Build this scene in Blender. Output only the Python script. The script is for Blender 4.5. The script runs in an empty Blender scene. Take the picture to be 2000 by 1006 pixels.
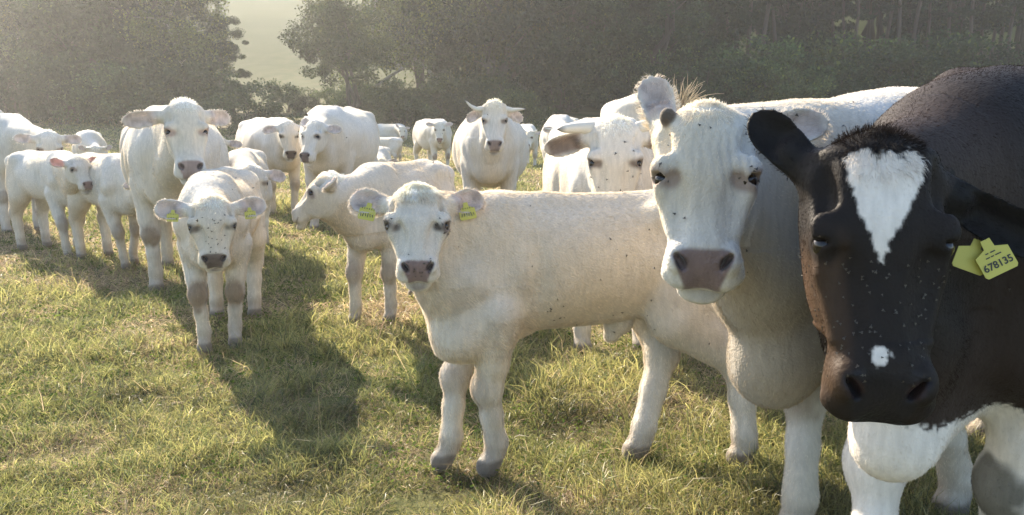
import bpy, bmesh, math, random
import numpy as np
from mathutils import Matrix, Vector
sc = bpy.context.scene

# ------------------------------------------------------------------ camera
CAMZ, FPX, PITCH = 1.37, 1600.0, math.radians(9.5)     # photo pixels (2000 wide)
cam = bpy.data.cameras.new('camera'); cam.sensor_width = 36.0; cam.lens = 36.0 * FPX / 2000; cam.clip_start = .05; cam.clip_end = 3000
co = bpy.data.objects.new('camera', cam); sc.collection.objects.link(co); co.location = (0, 0, CAMZ); co.rotation_euler = (math.pi / 2 - PITCH, 0, 0); sc.camera = co
# ------------------------------------------------------------------ light: low warm sun from behind on the left
SUN_AZ, SUN_EL = math.radians(-35), math.radians(31)   # azimuth from +Y (view direction), negative = left
w = bpy.data.worlds.new('World'); sc.world = w; w.use_nodes = True; nt = w.node_tree; bg = nt.nodes['Background']
sky = nt.nodes.new('ShaderNodeTexSky'); sky.sky_type = 'NISHITA'; sky.sun_disc = False; sky.sun_elevation = SUN_EL; sky.sun_rotation = SUN_AZ
nt.links.new(sky.outputs['Color'], bg.inputs['Color']); bg.inputs['Strength'].default_value = .12
sd = bpy.data.lights.new('sun', 'SUN'); sd.energy = 5.0; sd.angle = math.radians(.6); sd.color = (1.0, .87, .68)
so = bpy.data.objects.new('sun', sd); sc.collection.objects.link(so)
to_sun = Vector((math.sin(SUN_AZ) * math.cos(SUN_EL), math.cos(SUN_AZ) * math.cos(SUN_EL), math.sin(SUN_EL))); so.rotation_euler = to_sun.to_track_quat('Z', 'Y').to_euler()
sc.view_settings.view_transform = 'Standard'; sc.view_settings.look = 'None'; sc.view_settings.exposure = 1.62; sc.view_settings.gamma = 1
sc.render.engine = 'CYCLES'; sc.cycles.use_denoising = True; sc.cycles.max_bounces = 6; sc.cycles.transparent_max_bounces = 4; sc.cycles.volume_bounces = 1
sc.cycles.sample_clamp_indirect = 6

# ------------------------------------------------------------------ materials
def mat(name):
    m = bpy.data.materials.new(name); m.use_nodes = True; nt = m.node_tree; nt.nodes.clear(); out = nt.nodes.new('ShaderNodeOutputMaterial')
    return m, nt, out
def node(nt, t, **kw):
    n = nt.nodes.new(t)
    for k, v in kw.items():
        if k in n.inputs: n.inputs[k].default_value = v
        else: setattr(n, k, v)
    return n
M = {}
def coat_mat(name, rough, sheen, bump):
    m, nt, out = mat(name); L = nt.links.new
    b = node(nt, 'ShaderNodeBsdfPrincipled'); a = node(nt, 'ShaderNodeAttribute', attribute_name='Col'); wt = node(nt, 'ShaderNodeAttribute', attribute_name='wet')
    tc = node(nt, 'ShaderNodeTexCoord'); mp = node(nt, 'ShaderNodeMapping'); mp.inputs['Scale'].default_value = (60, 60, 14)
    n1 = node(nt, 'ShaderNodeTexNoise', Scale=1.0, Detail=3.0); n2 = node(nt, 'ShaderNodeTexNoise', Scale=140.0, Detail=2.0)
    L(tc.outputs['Object'], mp.inputs['Vector']); L(mp.outputs['Vector'], n1.inputs['Vector']); L(tc.outputs['Object'], n2.inputs['Vector'])
    ad = node(nt, 'ShaderNodeMath', operation='ADD'); L(n1.outputs['Fac'], ad.inputs[0]); L(n2.outputs['Fac'], ad.inputs[1])
    bp = node(nt, 'ShaderNodeBump', Strength=bump, Distance=.006); L(ad.outputs[0], bp.inputs['Height']); L(bp.outputs['Normal'], b.inputs['Normal'])
    mx = node(nt, 'ShaderNodeMix', data_type='RGBA', blend_type='MULTIPLY'); mx.inputs['Factor'].default_value = 1
    rp = node(nt, 'ShaderNodeMapRange'); rp.inputs['From Min'].default_value = .3; rp.inputs['From Max'].default_value = .7; rp.inputs['To Min'].default_value = .86; rp.inputs['To Max'].default_value = 1.05
    L(n1.outputs['Fac'], rp.inputs['Value']); L(a.outputs['Color'], mx.inputs['A']); L(rp.outputs['Result'], mx.inputs['B']); L(mx.outputs['Result'], b.inputs['Base Color'])
    mr = node(nt, 'ShaderNodeMapRange'); mr.inputs['To Min'].default_value = rough; mr.inputs['To Max'].default_value = .38; L(wt.outputs['Fac'], mr.inputs['Value']); L(mr.outputs['Result'], b.inputs['Roughness'])
    b.inputs['Sheen Weight'].default_value = sheen; b.inputs['Sheen Roughness'].default_value = .5; b.inputs['Specular IOR Level'].default_value = .22 if 'cream' in name else .14
    L(b.outputs[0], out.inputs[0]); return m
M['coat'] = coat_mat('cream_coat', .85, .25, .5); M['darkcoat'] = coat_mat('dark_coat', .6, 0, .3)
def hair_mat(name, tr, gl):
    m, nt, out = mat(name); L = nt.links.new; a = node(nt, 'ShaderNodeAttribute', attribute_name='Col')
    d = node(nt, 'ShaderNodeBsdfDiffuse'); t = node(nt, 'ShaderNodeBsdfTranslucent'); g = node(nt, 'ShaderNodeBsdfGlossy', Roughness=.42)
    x = node(nt, 'ShaderNodeMixShader', Fac=tr); y = node(nt, 'ShaderNodeMixShader', Fac=gl)
    L(a.outputs['Color'], d.inputs['Color']); L(a.outputs['Color'], t.inputs['Color']); L(d.outputs[0], x.inputs[1]); L(t.outputs[0], x.inputs[2]); L(x.outputs[0], y.inputs[1]); L(g.outputs[0], y.inputs[2]); L(y.outputs[0], out.inputs[0]); return m
M['hair'] = hair_mat('cream_hair', .38, .02); M['darkhair'] = hair_mat('dark_hair', .35, .008)
def simple(name, col, rough=.5, attr=False, spec=.5, bump=None):
    m, nt, out = mat(name); L = nt.links.new; b = node(nt, 'ShaderNodeBsdfPrincipled', Roughness=rough); b.inputs['Base Color'].default_value = (*col, 1); b.inputs['Specular IOR Level'].default_value = spec
    if attr: a = node(nt, 'ShaderNodeAttribute', attribute_name='Col'); L(a.outputs['Color'], b.inputs['Base Color'])
    if bump:
        n = node(nt, 'ShaderNodeTexNoise', Scale=bump[0], Detail=4.0); bp = node(nt, 'ShaderNodeBump', Strength=bump[1], Distance=bump[2]); L(n.outputs['Fac'], bp.inputs['Height']); L(bp.outputs['Normal'], b.inputs['Normal'])
    L(b.outputs[0], out.inputs[0]); return m
M['eye'] = simple('eyeball', (.012, .008, .006), .12); M['horn'] = simple('horn', (.6, .55, .45), .45, attr=True, bump=(40, .3, .004))
M['tag'] = simple('yellow_tag', (.50, .45, .08), .5, bump=(60, .2, .002)); M['ink'] = simple('black_ink', (.03, .03, .025), .6)
# ------------------------------------------------------------------ helpers
rng = np.random.default_rng(7)
V = lambda *a: np.array(a, float)
def nrm(v):
    v = np.asarray(v, float); return v / max(np.linalg.norm(v), 1e-9)

def ray(px, py):
    u = (px - 1000) / FPX; v = (503 - py) / FPX
    c, s = math.cos(PITCH), math.sin(PITCH)
    return V(u, c + v * s, -s + v * c)
def P(px, py, Y):                       # world point seen at (px, py) of the 2000x1006 photo at distance Y
    d = ray(px, py); return V(0, 0, CAMZ) + d * (Y / d[1])
def G(px, py):                          # ground point seen there
    d = ray(px, py); return V(0, 0, CAMZ) + d * (-CAMZ / d[2])

def sstep(a, b, x):
    t = np.clip((x - a) / (b - a), 0, 1); return t * t * (3 - 2 * t)

# cheap smooth value noise in numpy
_perm = np.random.default_rng(3).random((64, 64, 64)).astype(np.float32)
def vnoise(p, s):
    q = np.asarray(p) * s; i = np.floor(q).astype(int); f = q - i; f = f * f * (3 - 2 * f)
    i0 = i & 63; i1 = (i + 1) & 63
    x0, y0, z0 = i0[..., 0], i0[..., 1], i0[..., 2]; x1, y1, z1 = i1[..., 0], i1[..., 1], i1[..., 2]
    fx, fy, fz = f[..., 0], f[..., 1], f[..., 2]
    g = _perm
    a = g[x0, y0, z0] * (1 - fx) + g[x1, y0, z0] * fx; b = g[x0, y1, z0] * (1 - fx) + g[x1, y1, z0] * fx
    c = g[x0, y0, z1] * (1 - fx) + g[x1, y0, z1] * fx; d = g[x0, y1, z1] * (1 - fx) + g[x1, y1, z1] * fx
    return (a * (1 - fy) + b * fy) * (1 - fz) + (c * (1 - fy) + d * fy) * fz

def mesh_from(name, verts, faces, mat=None, parent=None, smooth=True, col=None, facesize=None):
    """faces: (n,k) int array (k = 3 or 4), or a list of such arrays."""
    me = bpy.data.meshes.new(name)
    verts = np.asarray(verts, np.float32)
    fl = faces if isinstance(faces, list) else [faces]
    fl = [np.asarray(f, np.int32) for f in fl if len(f)]
    loops = np.concatenate([f.ravel() for f in fl]); tot = np.concatenate([np.full(len(f), f.shape[1], np.int32) for f in fl])
    start = np.concatenate([[0], np.cumsum(tot)[:-1]]).astype(np.int32)
    me.vertices.add(len(verts)); me.vertices.foreach_set('co', verts.ravel())
    me.loops.add(len(loops)); me.loops.foreach_set('vertex_index', loops)
    me.polygons.add(len(tot)); me.polygons.foreach_set('loop_start', start)
    if smooth: me.polygons.foreach_set('use_smooth', np.ones(len(tot), bool))
    me.update(calc_edges=True)
    if col is not None:
        at = me.color_attributes.new('Col', 'FLOAT_COLOR', 'POINT')
        c4 = np.ones((len(verts), 4), np.float32); c4[:, :3] = col
        at.data.foreach_set('color', c4.ravel())
    o = bpy.data.objects.new(name, me); bpy.context.scene.collection.objects.link(o)
    if mat: me.materials.append(mat)
    if parent is not None: o.parent = parent
    return o

def tag(o, label=None, cat=None, group=None, kind=None):
    if label: o['label'] = label
    if cat: o['category'] = cat
    if group: o['group'] = group
    if kind: o['kind'] = kind
    return o
def empty(name, loc=(0, 0, 0), rz=0.0):
    o = bpy.data.objects.new(name, None); bpy.context.scene.collection.objects.link(o)
    o.empty_display_size = .2; o.location = loc; o.rotation_euler = (0, 0, rz); return o

def tube_mesh(pts, rads, seg=8):
    pts = np.asarray(pts, float); n = len(pts); vs = []; fs = []
    up = V(0.13, 0.21, 1.0)
    for i in range(n):
        t = nrm(pts[min(i + 1, n - 1)] - pts[max(i - 1, 0)])
        a = nrm(np.cross(t, up if abs(t @ nrm(up)) < .95 else V(1, 0, 0))); b = np.cross(t, a)
        for k in range(seg):
            th = 2 * math.pi * k / seg; vs.append(pts[i] + rads[i] * (math.cos(th) * a + math.sin(th) * b))
    for i in range(n - 1):
        for k in range(seg):
            fs.append((i * seg + k, i * seg + (k + 1) % seg, (i + 1) * seg + (k + 1) % seg, (i + 1) * seg + k))
    return np.array(vs), np.array(fs)

# ------------------------------------------------------------------ signed-distance modelling
class Field:
    def __init__(s, ax, ay, az):
        s.ax = [np.asarray(a, np.float32) for a in (ax, ay, az)]
        s.F = np.full([len(a) for a in s.ax], .3, np.float32)
    def _sl(s, lo, hi):
        out = []
        for a, l, h in zip(s.ax, lo, hi):
            i0 = int(np.searchsorted(a, l)); i1 = int(np.searchsorted(a, h))
            out.append(slice(i0, i1))
        return tuple(out)
    def op(s, prim, k, sub=False):
        fn, lo, hi = prim; m = k * 1.3 + .02
        sl = s._sl(lo - m, hi + m)
        X = s.ax[0][sl[0]][:, None, None]; Y = s.ax[1][sl[1]][None, :, None]; Z = s.ax[2][sl[2]][None, None, :]
        if 0 in (X.size, Y.size, Z.size): return
        d = fn(X, Y, Z).astype(np.float32); F = s.F[sl]
        if sub:
            h = np.clip(.5 - .5 * (F + d) / k, 0, 1); s.F[sl] = F * (1 - h) - d * h + k * h * (1 - h)
        else:
            h = np.clip(.5 + .5 * (F - d) / k, 0, 1); s.F[sl] = F * (1 - h) + d * h - k * h * (1 - h)
    def mesh(s):
        F = s.F; ins = F < 0; nx, ny, nz = F.shape
        cnt = np.zeros((nx - 1, ny - 1, nz - 1), np.uint8)
        for dx in (0, 1):
            for dy in (0, 1):
                for dz in (0, 1): cnt += ins[dx:nx - 1 + dx, dy:ny - 1 + dy, dz:nz - 1 + dz]
        act = (cnt > 0) & (cnt < 8); I = np.argwhere(act); idx = np.full(act.shape, -1, np.int32); idx[act] = np.arange(len(I))
        corners = [(a, b, c) for a in (0, 1) for b in (0, 1) for c in (0, 1)]
        vals = {c: F[I[:, 0] + c[0], I[:, 1] + c[1], I[:, 2] + c[2]] for c in corners}
        acc = np.zeros((len(I), 3)); n = np.zeros(len(I))
        for c in corners:
            for a in range(3):
                if c[a] == 0:
                    e = list(c); e[a] = 1; e = tuple(e); v0, v1 = vals[c], vals[e]; m = (v0 < 0) != (v1 < 0)
                    t = np.where(m, v0 / np.where(m, v0 - v1, 1), 0)
                    for q in range(3): acc[:, q] += m * (t if q == a else c[q])
                    n += m
        loc = acc / n[:, None]; vs = np.zeros((len(I), 3))
        for q in range(3):
            a = s.ax[q]; i = I[:, q]; vs[:, q] = a[i] + (a[i + 1] - a[i]) * loc[:, q]
        fs = []
        for a in range(3):
            b, c = (a + 1) % 3, (a + 2) % 3
            s0 = [slice(None)] * 3; s1 = [slice(None)] * 3; s0[a] = slice(0, -1); s1[a] = slice(1, None)
            m = ins[tuple(s0)] != ins[tuple(s1)]; E = np.argwhere(m)
            E = E[(E[:, b] > 0) & (E[:, c] > 0) & (E[:, b] < F.shape[b] - 1) & (E[:, c] < F.shape[c] - 1)]
            flip = ins[E[:, 0], E[:, 1], E[:, 2]]
            def at(db, dc):
                J = E.copy(); J[:, b] -= db; J[:, c] -= dc; return idx[J[:, 0], J[:, 1], J[:, 2]]
            q = np.stack([at(0, 0), at(1, 0), at(1, 1), at(0, 1)], 1)
            q[~flip] = q[~flip][:, ::-1]; fs.append(q)
        fs = np.concatenate(fs)[:, ::-1]
        fs = fs[(fs >= 0).all(1)]
        return vs, fs[:, ::-1]

def vert_normals(vs, fs):
    a = vs[fs[:, 2]] - vs[fs[:, 0]]; b = vs[fs[:, 3]] - vs[fs[:, 1]]; fn = np.cross(a, b)
    n = np.zeros_like(vs)
    for k in range(4):
        for q in range(3): n[:, q] += np.bincount(fs[:, k], fn[:, q], len(vs))
    return n / np.maximum(np.linalg.norm(n, axis=1), 1e-12)[:, None], fn

def ell(c, r, R=None):
    c = np.asarray(c, float); r = np.asarray(r, float); R = np.eye(3) if R is None else np.asarray(R)
    ext = np.sqrt(((R * r[:, None]) ** 2).sum(0))
    def fn(X, Y, Z):
        x, y, z = X - c[0], Y - c[1], Z - c[2]
        a = [(R[i, 0] * x + R[i, 1] * y + R[i, 2] * z) / r[i] for i in range(3)]
        k0 = np.sqrt(a[0] ** 2 + a[1] ** 2 + a[2] ** 2); k1 = np.sqrt((a[0] / r[0]) ** 2 + (a[1] / r[1]) ** 2 + (a[2] / r[2]) ** 2) + 1e-6
        return k0 * (k0 - 1) / k1
    return fn, c - ext, c + ext
def cone(a, b, ra, rb, fl=None):        # fl = (axis, factor): section scaled by factor along axis
    a = np.asarray(a, float); b = np.asarray(b, float); ba = b - a; L2 = ba @ ba + 1e-9; m = max(ra, rb) * (max(1, fl[1]) if fl else 1)
    def fn(X, Y, Z):
        x, y, z = X - a[0], Y - a[1], Z - a[2]
        t = np.clip((x * ba[0] + y * ba[1] + z * ba[2]) / L2, 0, 1)
        x = x - t * ba[0]; y = y - t * ba[1]; z = z - t * ba[2]; r = ra + (rb - ra) * t
        d2 = x * x + y * y + z * z
        if fl:
            q = x * fl[0][0] + y * fl[0][1] + z * fl[0][2]; d2 = d2 + q * q * (1 / fl[1] ** 2 - 1)
        return (np.sqrt(d2) - r) * (min(1, fl[1]) if fl else 1)
    return fn, np.minimum(a, b) - m, np.maximum(a, b) + m
def hermite(ts, ys, x):
    ts = np.asarray(ts, float); ys = np.asarray(ys, float); m = np.gradient(ys, ts)
    i = np.clip(np.searchsorted(ts, x) - 1, 0, len(ts) - 2); h = ts[i + 1] - ts[i]; t = (x - ts[i]) / h
    return (2 * t ** 3 - 3 * t ** 2 + 1) * ys[i] + (t ** 3 - 2 * t ** 2 + t) * h * m[i] + (3 * t ** 2 - 2 * t ** 3) * ys[i + 1] + (t ** 3 - t ** 2) * h * m[i + 1]
def loft(O, U, N, S, tab, p=2.4):       # tab rows: t, half width, front, back, jaw narrowing
    tab = np.asarray(tab, float); L0, L1 = tab[0, 0], tab[-1, 0]; x = np.linspace(L0, L1, 240)
    W, A, B, J = [hermite(tab[:, 0], tab[:, i], x) for i in range(1, 5)]
    cs = [O + U * t + S * s * w + N * n for t, w, a, b, j in tab for s in (-1, 1) for n in (a, -b)]
    cs = np.array(cs)
    def fn(X, Y, Z):
        x_, y_, z_ = X - O[0], Y - O[1], Z - O[2]
        t = U[0] * x_ + U[1] * y_ + U[2] * z_; n = N[0] * x_ + N[1] * y_ + N[2] * z_; s = S[0] * x_ + S[1] * y_ + S[2] * z_
        tc = np.clip(t, L0, L1)
        w = np.interp(tc, x, W); a = np.interp(tc, x, A); b = np.interp(tc, x, B); j = np.interp(tc, x, J)
        c = (a - b) / 2; h = (a + b) / 2; q = (n - c) / h; w = w * (1 - j * sstep(.3, -1, q))
        rho = (np.abs(s / w) ** p + np.abs(q) ** p) ** (1 / p)
        d = (rho - 1) * np.minimum(w, h); e = np.abs(t - tc)
        return np.sqrt(np.maximum(d, 0) ** 2 + e * e) + np.minimum(d, 0) * (e == 0)
    return fn, cs.min(0), cs.max(0)
def ear_prim(O, E, C, L, Wd, cup, th=.006, curl=0.0):
    """leaf-shaped cupped ear: base O, length axis E, opening towards C"""
    C = nrm(C - E * (C @ E)); T = np.cross(E, C)
    us = np.array([-.05, 0, .15, .35, .6, .8, .93, 1.0]) * L; ws = np.array([.45, .5, .72, .93, 1.0, .82, .5, .0]) * Wd
    m = Wd + cup + abs(curl) + .02; e = O + E * L
    def fn(X, Y, Z):
        x, y, z = X - O[0], Y - O[1], Z - O[2]
        u = E[0] * x + E[1] * y + E[2] * z; c = C[0] * x + C[1] * y + C[2] * z; v = T[0] * x + T[1] * y + T[2] * z
        c0 = cup * np.minimum((v / Wd) ** 2, 1.4) * (1.6 - .9 * np.clip(u / L, 0, 1)) - cup * .6 + curl * (u / L) ** 2
        w = np.interp(u, us, ws, left=0, right=0); q1 = np.abs(c - c0) * .8 - th; q2 = (np.abs(v) - w) * .7
        q3 = np.maximum(u - L, -.05 * L - u)
        q2 = np.maximum(q2, q3)
        return np.minimum(np.maximum(q1, q2), 0) + np.sqrt(np.maximum(q1, 0) ** 2 + np.maximum(q2, 0) ** 2)
    return fn, np.minimum(O, e) - m, np.maximum(O, e) + m
# ------------------------------------------------------------------ cattle
T_ADULT = [(-.90, .04, .18, .0, 0), (-.87, .14, .29, .08, 0), (-.76, .24, .36, .22, 0), (-.52, .30, .40, .32, 0), (-.20, .35, .375, .42, 0),
           (.10, .365, .37, .44, 0), (.38, .33, .385, .40, .05), (.58, .275, .41, .36, .15), (.78, .215, .34, .33, .2), (.90, .14, .22, .24, .2), (.97, .03, .08, .10, 0)]
T_CALF = [(-.63, .03, .12, .0, 0), (-.60, .10, .20, .06, 0), (-.50, .165, .245, .14, 0), (-.32, .195, .26, .20, 0), (-.10, .21, .245, .235, 0),
          (.12, .215, .24, .24, 0), (.30, .20, .25, .23, .05), (.44, .175, .265, .215, .15), (.56, .135, .215, .19, .2), (.63, .07, .13, .12, .1), (.67, .02, .05, .05, 0)]
H_ADULT = [(0, .055, .0, .05, 0), (.012, .094, .028, .085, 0), (.045, .115, .052, .12, 0), (.11, .121, .062, .15, .1), (.172, .122, .060, .165, .25),
           (.235, .107, .049, .165, .35), (.30, .090, .043, .14, .35), (.355, .083, .041, .112, .25), (.395, .090, .041, .104, .12), (.43, .094, .027, .100, .05),
           (.465, .086, .002, .094, .05), (.488, .040, -.028, .066, 0)]
H_CALF = [(0, .045, .0, .05, 0), (.011, .074, .026, .075, 0), (.040, .100, .05, .105, 0), (.08, .109, .061, .125, .1), (.118, .109, .060, .135, .25),
          (.160, .094, .049, .135, .35), (.20, .078, .040, .112, .35), (.24, .070, .035, .088, .25), (.270, .073, .033, .080, .12), (.295, .073, .021, .078, .05),
          (.316, .063, .000, .070, .05), (.330, .028, -.022, .048, 0)]
LEG_A = dict(zr=1.0, wz=1.25, sh=(.62, .17, 1.0), el=(.52, .195, .80), kn=.44, ft=.125, thigh=((-.60, .17, .93), (.24, .135, .33)), st=(-.42, .215, .72), hk=.50, hb=.16,
             r=(.115, .077, .066, .047, .056, .058), hr=(.13, .070, .058, .053, .058), stance=((.58, .185), (-.62, .20)), rump=(-.84, 0, 1.30))
LEG_C = dict(zr=.78, wz=.93, sh=(.46, .115, .76), el=(.38, .13, .60), kn=.335, ft=.10, thigh=((-.41, .115, .70), (.185, .095, .24)), st=(-.28, .145, .56), hk=.38, hb=.11,
             r=(.090, .053, .047, .035, .041, .043), hr=(.105, .060, .049, .045, .050), stance=((.42, .125), (-.43, .13)), rump=(-.59, 0, .96))
CREAM = V(.62, .58, .52)

HOOFS = []
def frame(O, az, pitch, roll=0.0):
    a, p, r = [math.radians(q) for q in (az, pitch, roll)]
    f = V(math.sin(a), -math.cos(a), 0); z = V(0, 0, 1); S = np.cross(z, f)
    U = -z * math.cos(p) + f * math.sin(p); N = f * math.cos(p) + z * math.sin(p)
    if roll:
        c, s = math.cos(r), math.sin(r); S, U = S * c + U * s, U * c - S * s
    return dict(O=np.asarray(O, float), U=U, N=N, S=S)

def cow(name, label, xy, az, head, size=1.0, calf=False, hs=1.0, fat=1.0, feet={}, ears=((15, 25), (15, 25)), earsz=1.0, horns=None, tags=(),
        res=(.025, .012), hairs=0, hw=.0016, base=CREAM, pad=(.30, .20, .17), rim=(.16, .11, .08), knee=.6, dark=None, bud=False, tuft=1.0,
        dewlap=1.0, mats=None, group=None, hairk=1.0, sheath=False, neckk=1.0, tail=None, eyeopen=1.0, z0=0.0, brisket=None, earcol=(.50, .40, .35), cleft=0.0, wrinkle=0.0, orbit=1.0, tan=0.0, chin=1.0, hlen=1.0, et=.05):
    L = LEG_C if calf else LEG_A; TT = T_CALF if calf else T_ADULT; HT = np.array(H_CALF if calf else H_ADULT); HT[:, 0] *= hlen; HT[:, 0] += et * HT[-1, 0] * np.exp(-((HT[:, 0] / HT[-1, 0] - .38) / .2) ** 2)
    mats = mats or M
    th = math.radians(az - 90); ct, sn = math.cos(th), math.sin(th); Rw = np.array([[ct, sn, 0], [-sn, ct, 0], [0, 0, 1]])   # world -> local
    root = empty(name, (xy[0], xy[1], z0), th); tag(root, label, 'calf' if calf else 'cow', group)
    org = V(xy[0], xy[1], z0); W2L = lambda p: Rw @ (np.asarray(p, float) - org)
    hf = frame(*head); O = W2L(hf['O']); U, N, S = Rw @ hf['U'], Rw @ hf['N'], Rw @ hf['S']
    HL = HT[-1, 0]; Ht = HT.copy(); Ht[:, :4] *= hs; HP = lambda t, s, n: O + U * t * HL * hs + S * s * hs + N * n * hs    # t 0..1 along the face
    tk = 1.0 if not calf else .80                       # head detail scale
    s_ = size; v3 = lambda p: V(*p) * s_
    # grid: fine round the head and ears, coarser for the body
    rb, rh = res; ear_L = (.205 if not calf else .155) * earsz * hs
    hlo = np.minimum(HP(0, 0, 0), HP(1, 0, 0)) - ear_L - .10 * hs; hhi = np.maximum(HP(0, 0, 0), HP(1, 0, 0)) + ear_L + .10 * hs
    lo = np.minimum(V(-.98 * s_ if not calf else -.70 * s_, -.44 * s_ * fat, -.04), hlo); hi = np.maximum(V(1.02 * s_ if not calf else .72 * s_, .44 * s_ * fat, 1.5 * s_ if not calf else 1.1 * s_), hhi)
    fw = {}
    for key in feet:
        fw[key] = (Rw @ (V(*feet[key], 0) - V(xy[0], xy[1], 0)))[:2]; lo[:2] = np.minimum(lo[:2], fw[key] - .13); hi[:2] = np.maximum(hi[:2], fw[key] + .13)
    def axis(a):
        out = [lo[a] - .04]; 
        while out[-1] < hi[a] + .04:
            x = out[-1]; d = max(hlo[a] - x, x - hhi[a], 0); out.append(x + min(rb, rh + d * .12))
        return out
    F = Field(axis(0), axis(1), axis(2))
    X, Yv, Z = V(1, 0, 0), V(0, 1, 0), V(0, 0, 1)
    tt = np.array(TT) * s_; tt[:, 4] = np.array(TT)[:, 4]; tt[:, 1] *= fat
    F.op(loft(V(0, 0, L['zr'] * s_), X, Z, Yv, tt, 2.15), .01)
    k = .05 * s_
    def seg(pts, rs, kk, fl=None):
        for i in range(len(pts) - 1): F.op(cone(pts[i], pts[i + 1], rs[i], rs[i + 1], fl), kk)
    hoofs = []; knees = []
    for sd, kf, kh in ((1, 'fl', 'hl'), (-1, 'fr', 'hr')):
        m = V(1, sd, 1)
        sh, el = v3(L['sh']) * m, v3(L['el']) * m; r = [q * s_ for q in L['r']]
        h = fw.get(kf, V(L['stance'][0][0] * s_, L['stance'][0][1] * s_ * sd)); 
        kn = V(el[0] + (h[0] - el[0]) * .52 + .035 * s_, el[1] + (h[1] - el[1]) * .55, L['kn'] * s_)
        ft = V(kn[0] + (h[0] - kn[0]) * .92 - .015, kn[1] + (h[1] - kn[1]) * .95, L['ft'] * s_)
        F.op(ell(sh + V(-.02, 0, -.06) * s_, V(.17, .095, .26) * s_ if not calf else V(.13, .075, .19) * s_), k)
        seg([el + V(.02, 0, .03) * s_, kn + (el - kn) * .35, kn, kn + (ft - kn) * .5, ft], [r[0], r[1], r[2], r[3], r[4]], .035 * s_)
        F.op(ell(kn + V(.01, 0, 0), V(r[2] * 1.03, r[2] * 1.03, r[2] * 1.3)), .03 * s_)
        F.op(cone(ft + V(-.008, 0, 0), V(h[0] - .005, h[1], .055), r[4] * .92, r[4] * .84), .02)
        F.op(cone(V(h[0] - .01, h[1], .05), V(h[0] + .02, h[1], .005), r[5] * .9, r[5] * 1.08), .008); hoofs.append(V(h[0], h[1], 0)); knees.append(kn)
        tc, tr = v3(L['thigh'][0]) * m, V(*L['thigh'][1]) * s_; st = v3(L['st']) * m; r = [q * s_ for q in L['hr']]
        h = fw.get(kh, V(L['stance'][1][0] * s_, L['stance'][1][1] * s_ * sd))
        hk = V(st[0] + (h[0] - st[0]) * .62 - L['hb'] * s_, st[1] + (h[1] - st[1]) * .6, L['hk'] * s_)
        ft = V(hk[0] + (h[0] - hk[0]) * .85, hk[1] + (h[1] - hk[1]) * .95, L['ft'] * s_)
        F.op(ell(tc, tr), k); F.op(ell(st + V(-.05, 0, .06) * s_, V(.13, .085, .16) * s_), k)
        seg([st + V(-.06, -.01 * sd, 0) * s_, hk, hk + (ft - hk) * .5, ft], [r[0], r[1], r[2] * .95, r[3]], .03 * s_)
        F.op(ell(hk, V(r[1] * 1.15, r[1] * .85, r[1] * 1.35)), .03 * s_)
        F.op(cone(ft, V(h[0] - .005, h[1], .055), r[3], r[3] * .92), .02)
        F.op(cone(V(h[0] - .01, h[1], .05), V(h[0] + .02, h[1], .005), r[4] * .9, r[4] * 1.08), .008); hoofs.append(V(h[0], h[1], 0)); knees.append(hk)
        F.op(ell(V(-.50 if not calf else -.33, (.20 if not calf else .125) * sd * fat, L['zr'] + (.29 if not calf else .185)) * s_, V(.10, .07, .06) * s_), .08 * s_)   # hip bone
        F.op(ell(V(-.83 if not calf else -.57, .10 * sd, L['zr'] + (.24 if not calf else .15)) * s_, V(.06, .05, .06) * s_), .05 * s_)                        # pin bone
    # spine, tail
    rp = v3(L['rump'])
    F.op(cone(v3((L['sh'][0] - .12, 0, L['zr'] + TT[6][2] - .03)), v3((-.5 if not calf else -.34, 0, L['zr'] + TT[3][2] - .035)), .05 * s_, .045 * s_), .05 * s_)
    if tail is None: tl = [rp + V(0, 0, .03) * s_, rp + V(-.07, 0, -.05) * s_, rp + V(-.075, .015, -.35) * s_, rp + V(-.05, .03, -.7 if not calf else -.45) * s_]
    else: tl = [rp + V(0, 0, .02) * s_] + [W2L(q) for q in tail]
    rr = np.linspace(.045, .018, len(tl)) * s_; seg(tl, rr, .03)
    lo2 = None
    # neck
    wt, ch, lw = (v3((.46, 0, 1.20)), v3((.62, 0, 1.02)), v3((.76, 0, .86))) if not calf else (v3((.34, 0, .90)), v3((.45, 0, .77)), v3((.54, 0, .66)))
    q = hs * tk; nape = HP(.13, 0, -.085 * tk); thr = HP(.46, 0, -.135 * tk); mid = (nape + thr) / 2
    nk = neckk * (1 if not calf else .72) * s_; hk_ = q
    b = (v3((.80, 0, .78)) if not calf else v3((.58, 0, .60))) if brisket is None else W2L(brisket)
    br_ = (.10 if not calf else .066) * dewlap * s_
    for f in (0, .3, .6, 1.0):
        st_ = wt * (1 - f) + lw * f; en = nape * (1 - f) + thr * f
        F.op(cone(st_, en, (.175 - .03 * f) * nk, (.092 - .022 * f) * hk_), .06 * s_)
    lowp = thr * .55 + b * .45 + (wt - thr) * .10
    F.op(cone(thr, lowp, .05 * nk, .075 * nk), .08 * s_); F.op(cone(lowp, b, .085 * nk, br_), .08 * s_); F.op(cone((wt + ch) / 2, b, .15 * nk, br_), .09 * s_)
    F.op(cone((nape + thr) / 2, lowp, .08 * nk, .10 * nk), .08 * s_)
    F.op(cone(b, v3((.5, 0, .76)) if not calf else v3((.36, 0, .62)), br_, .12 * s_), .09 * s_)
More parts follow.
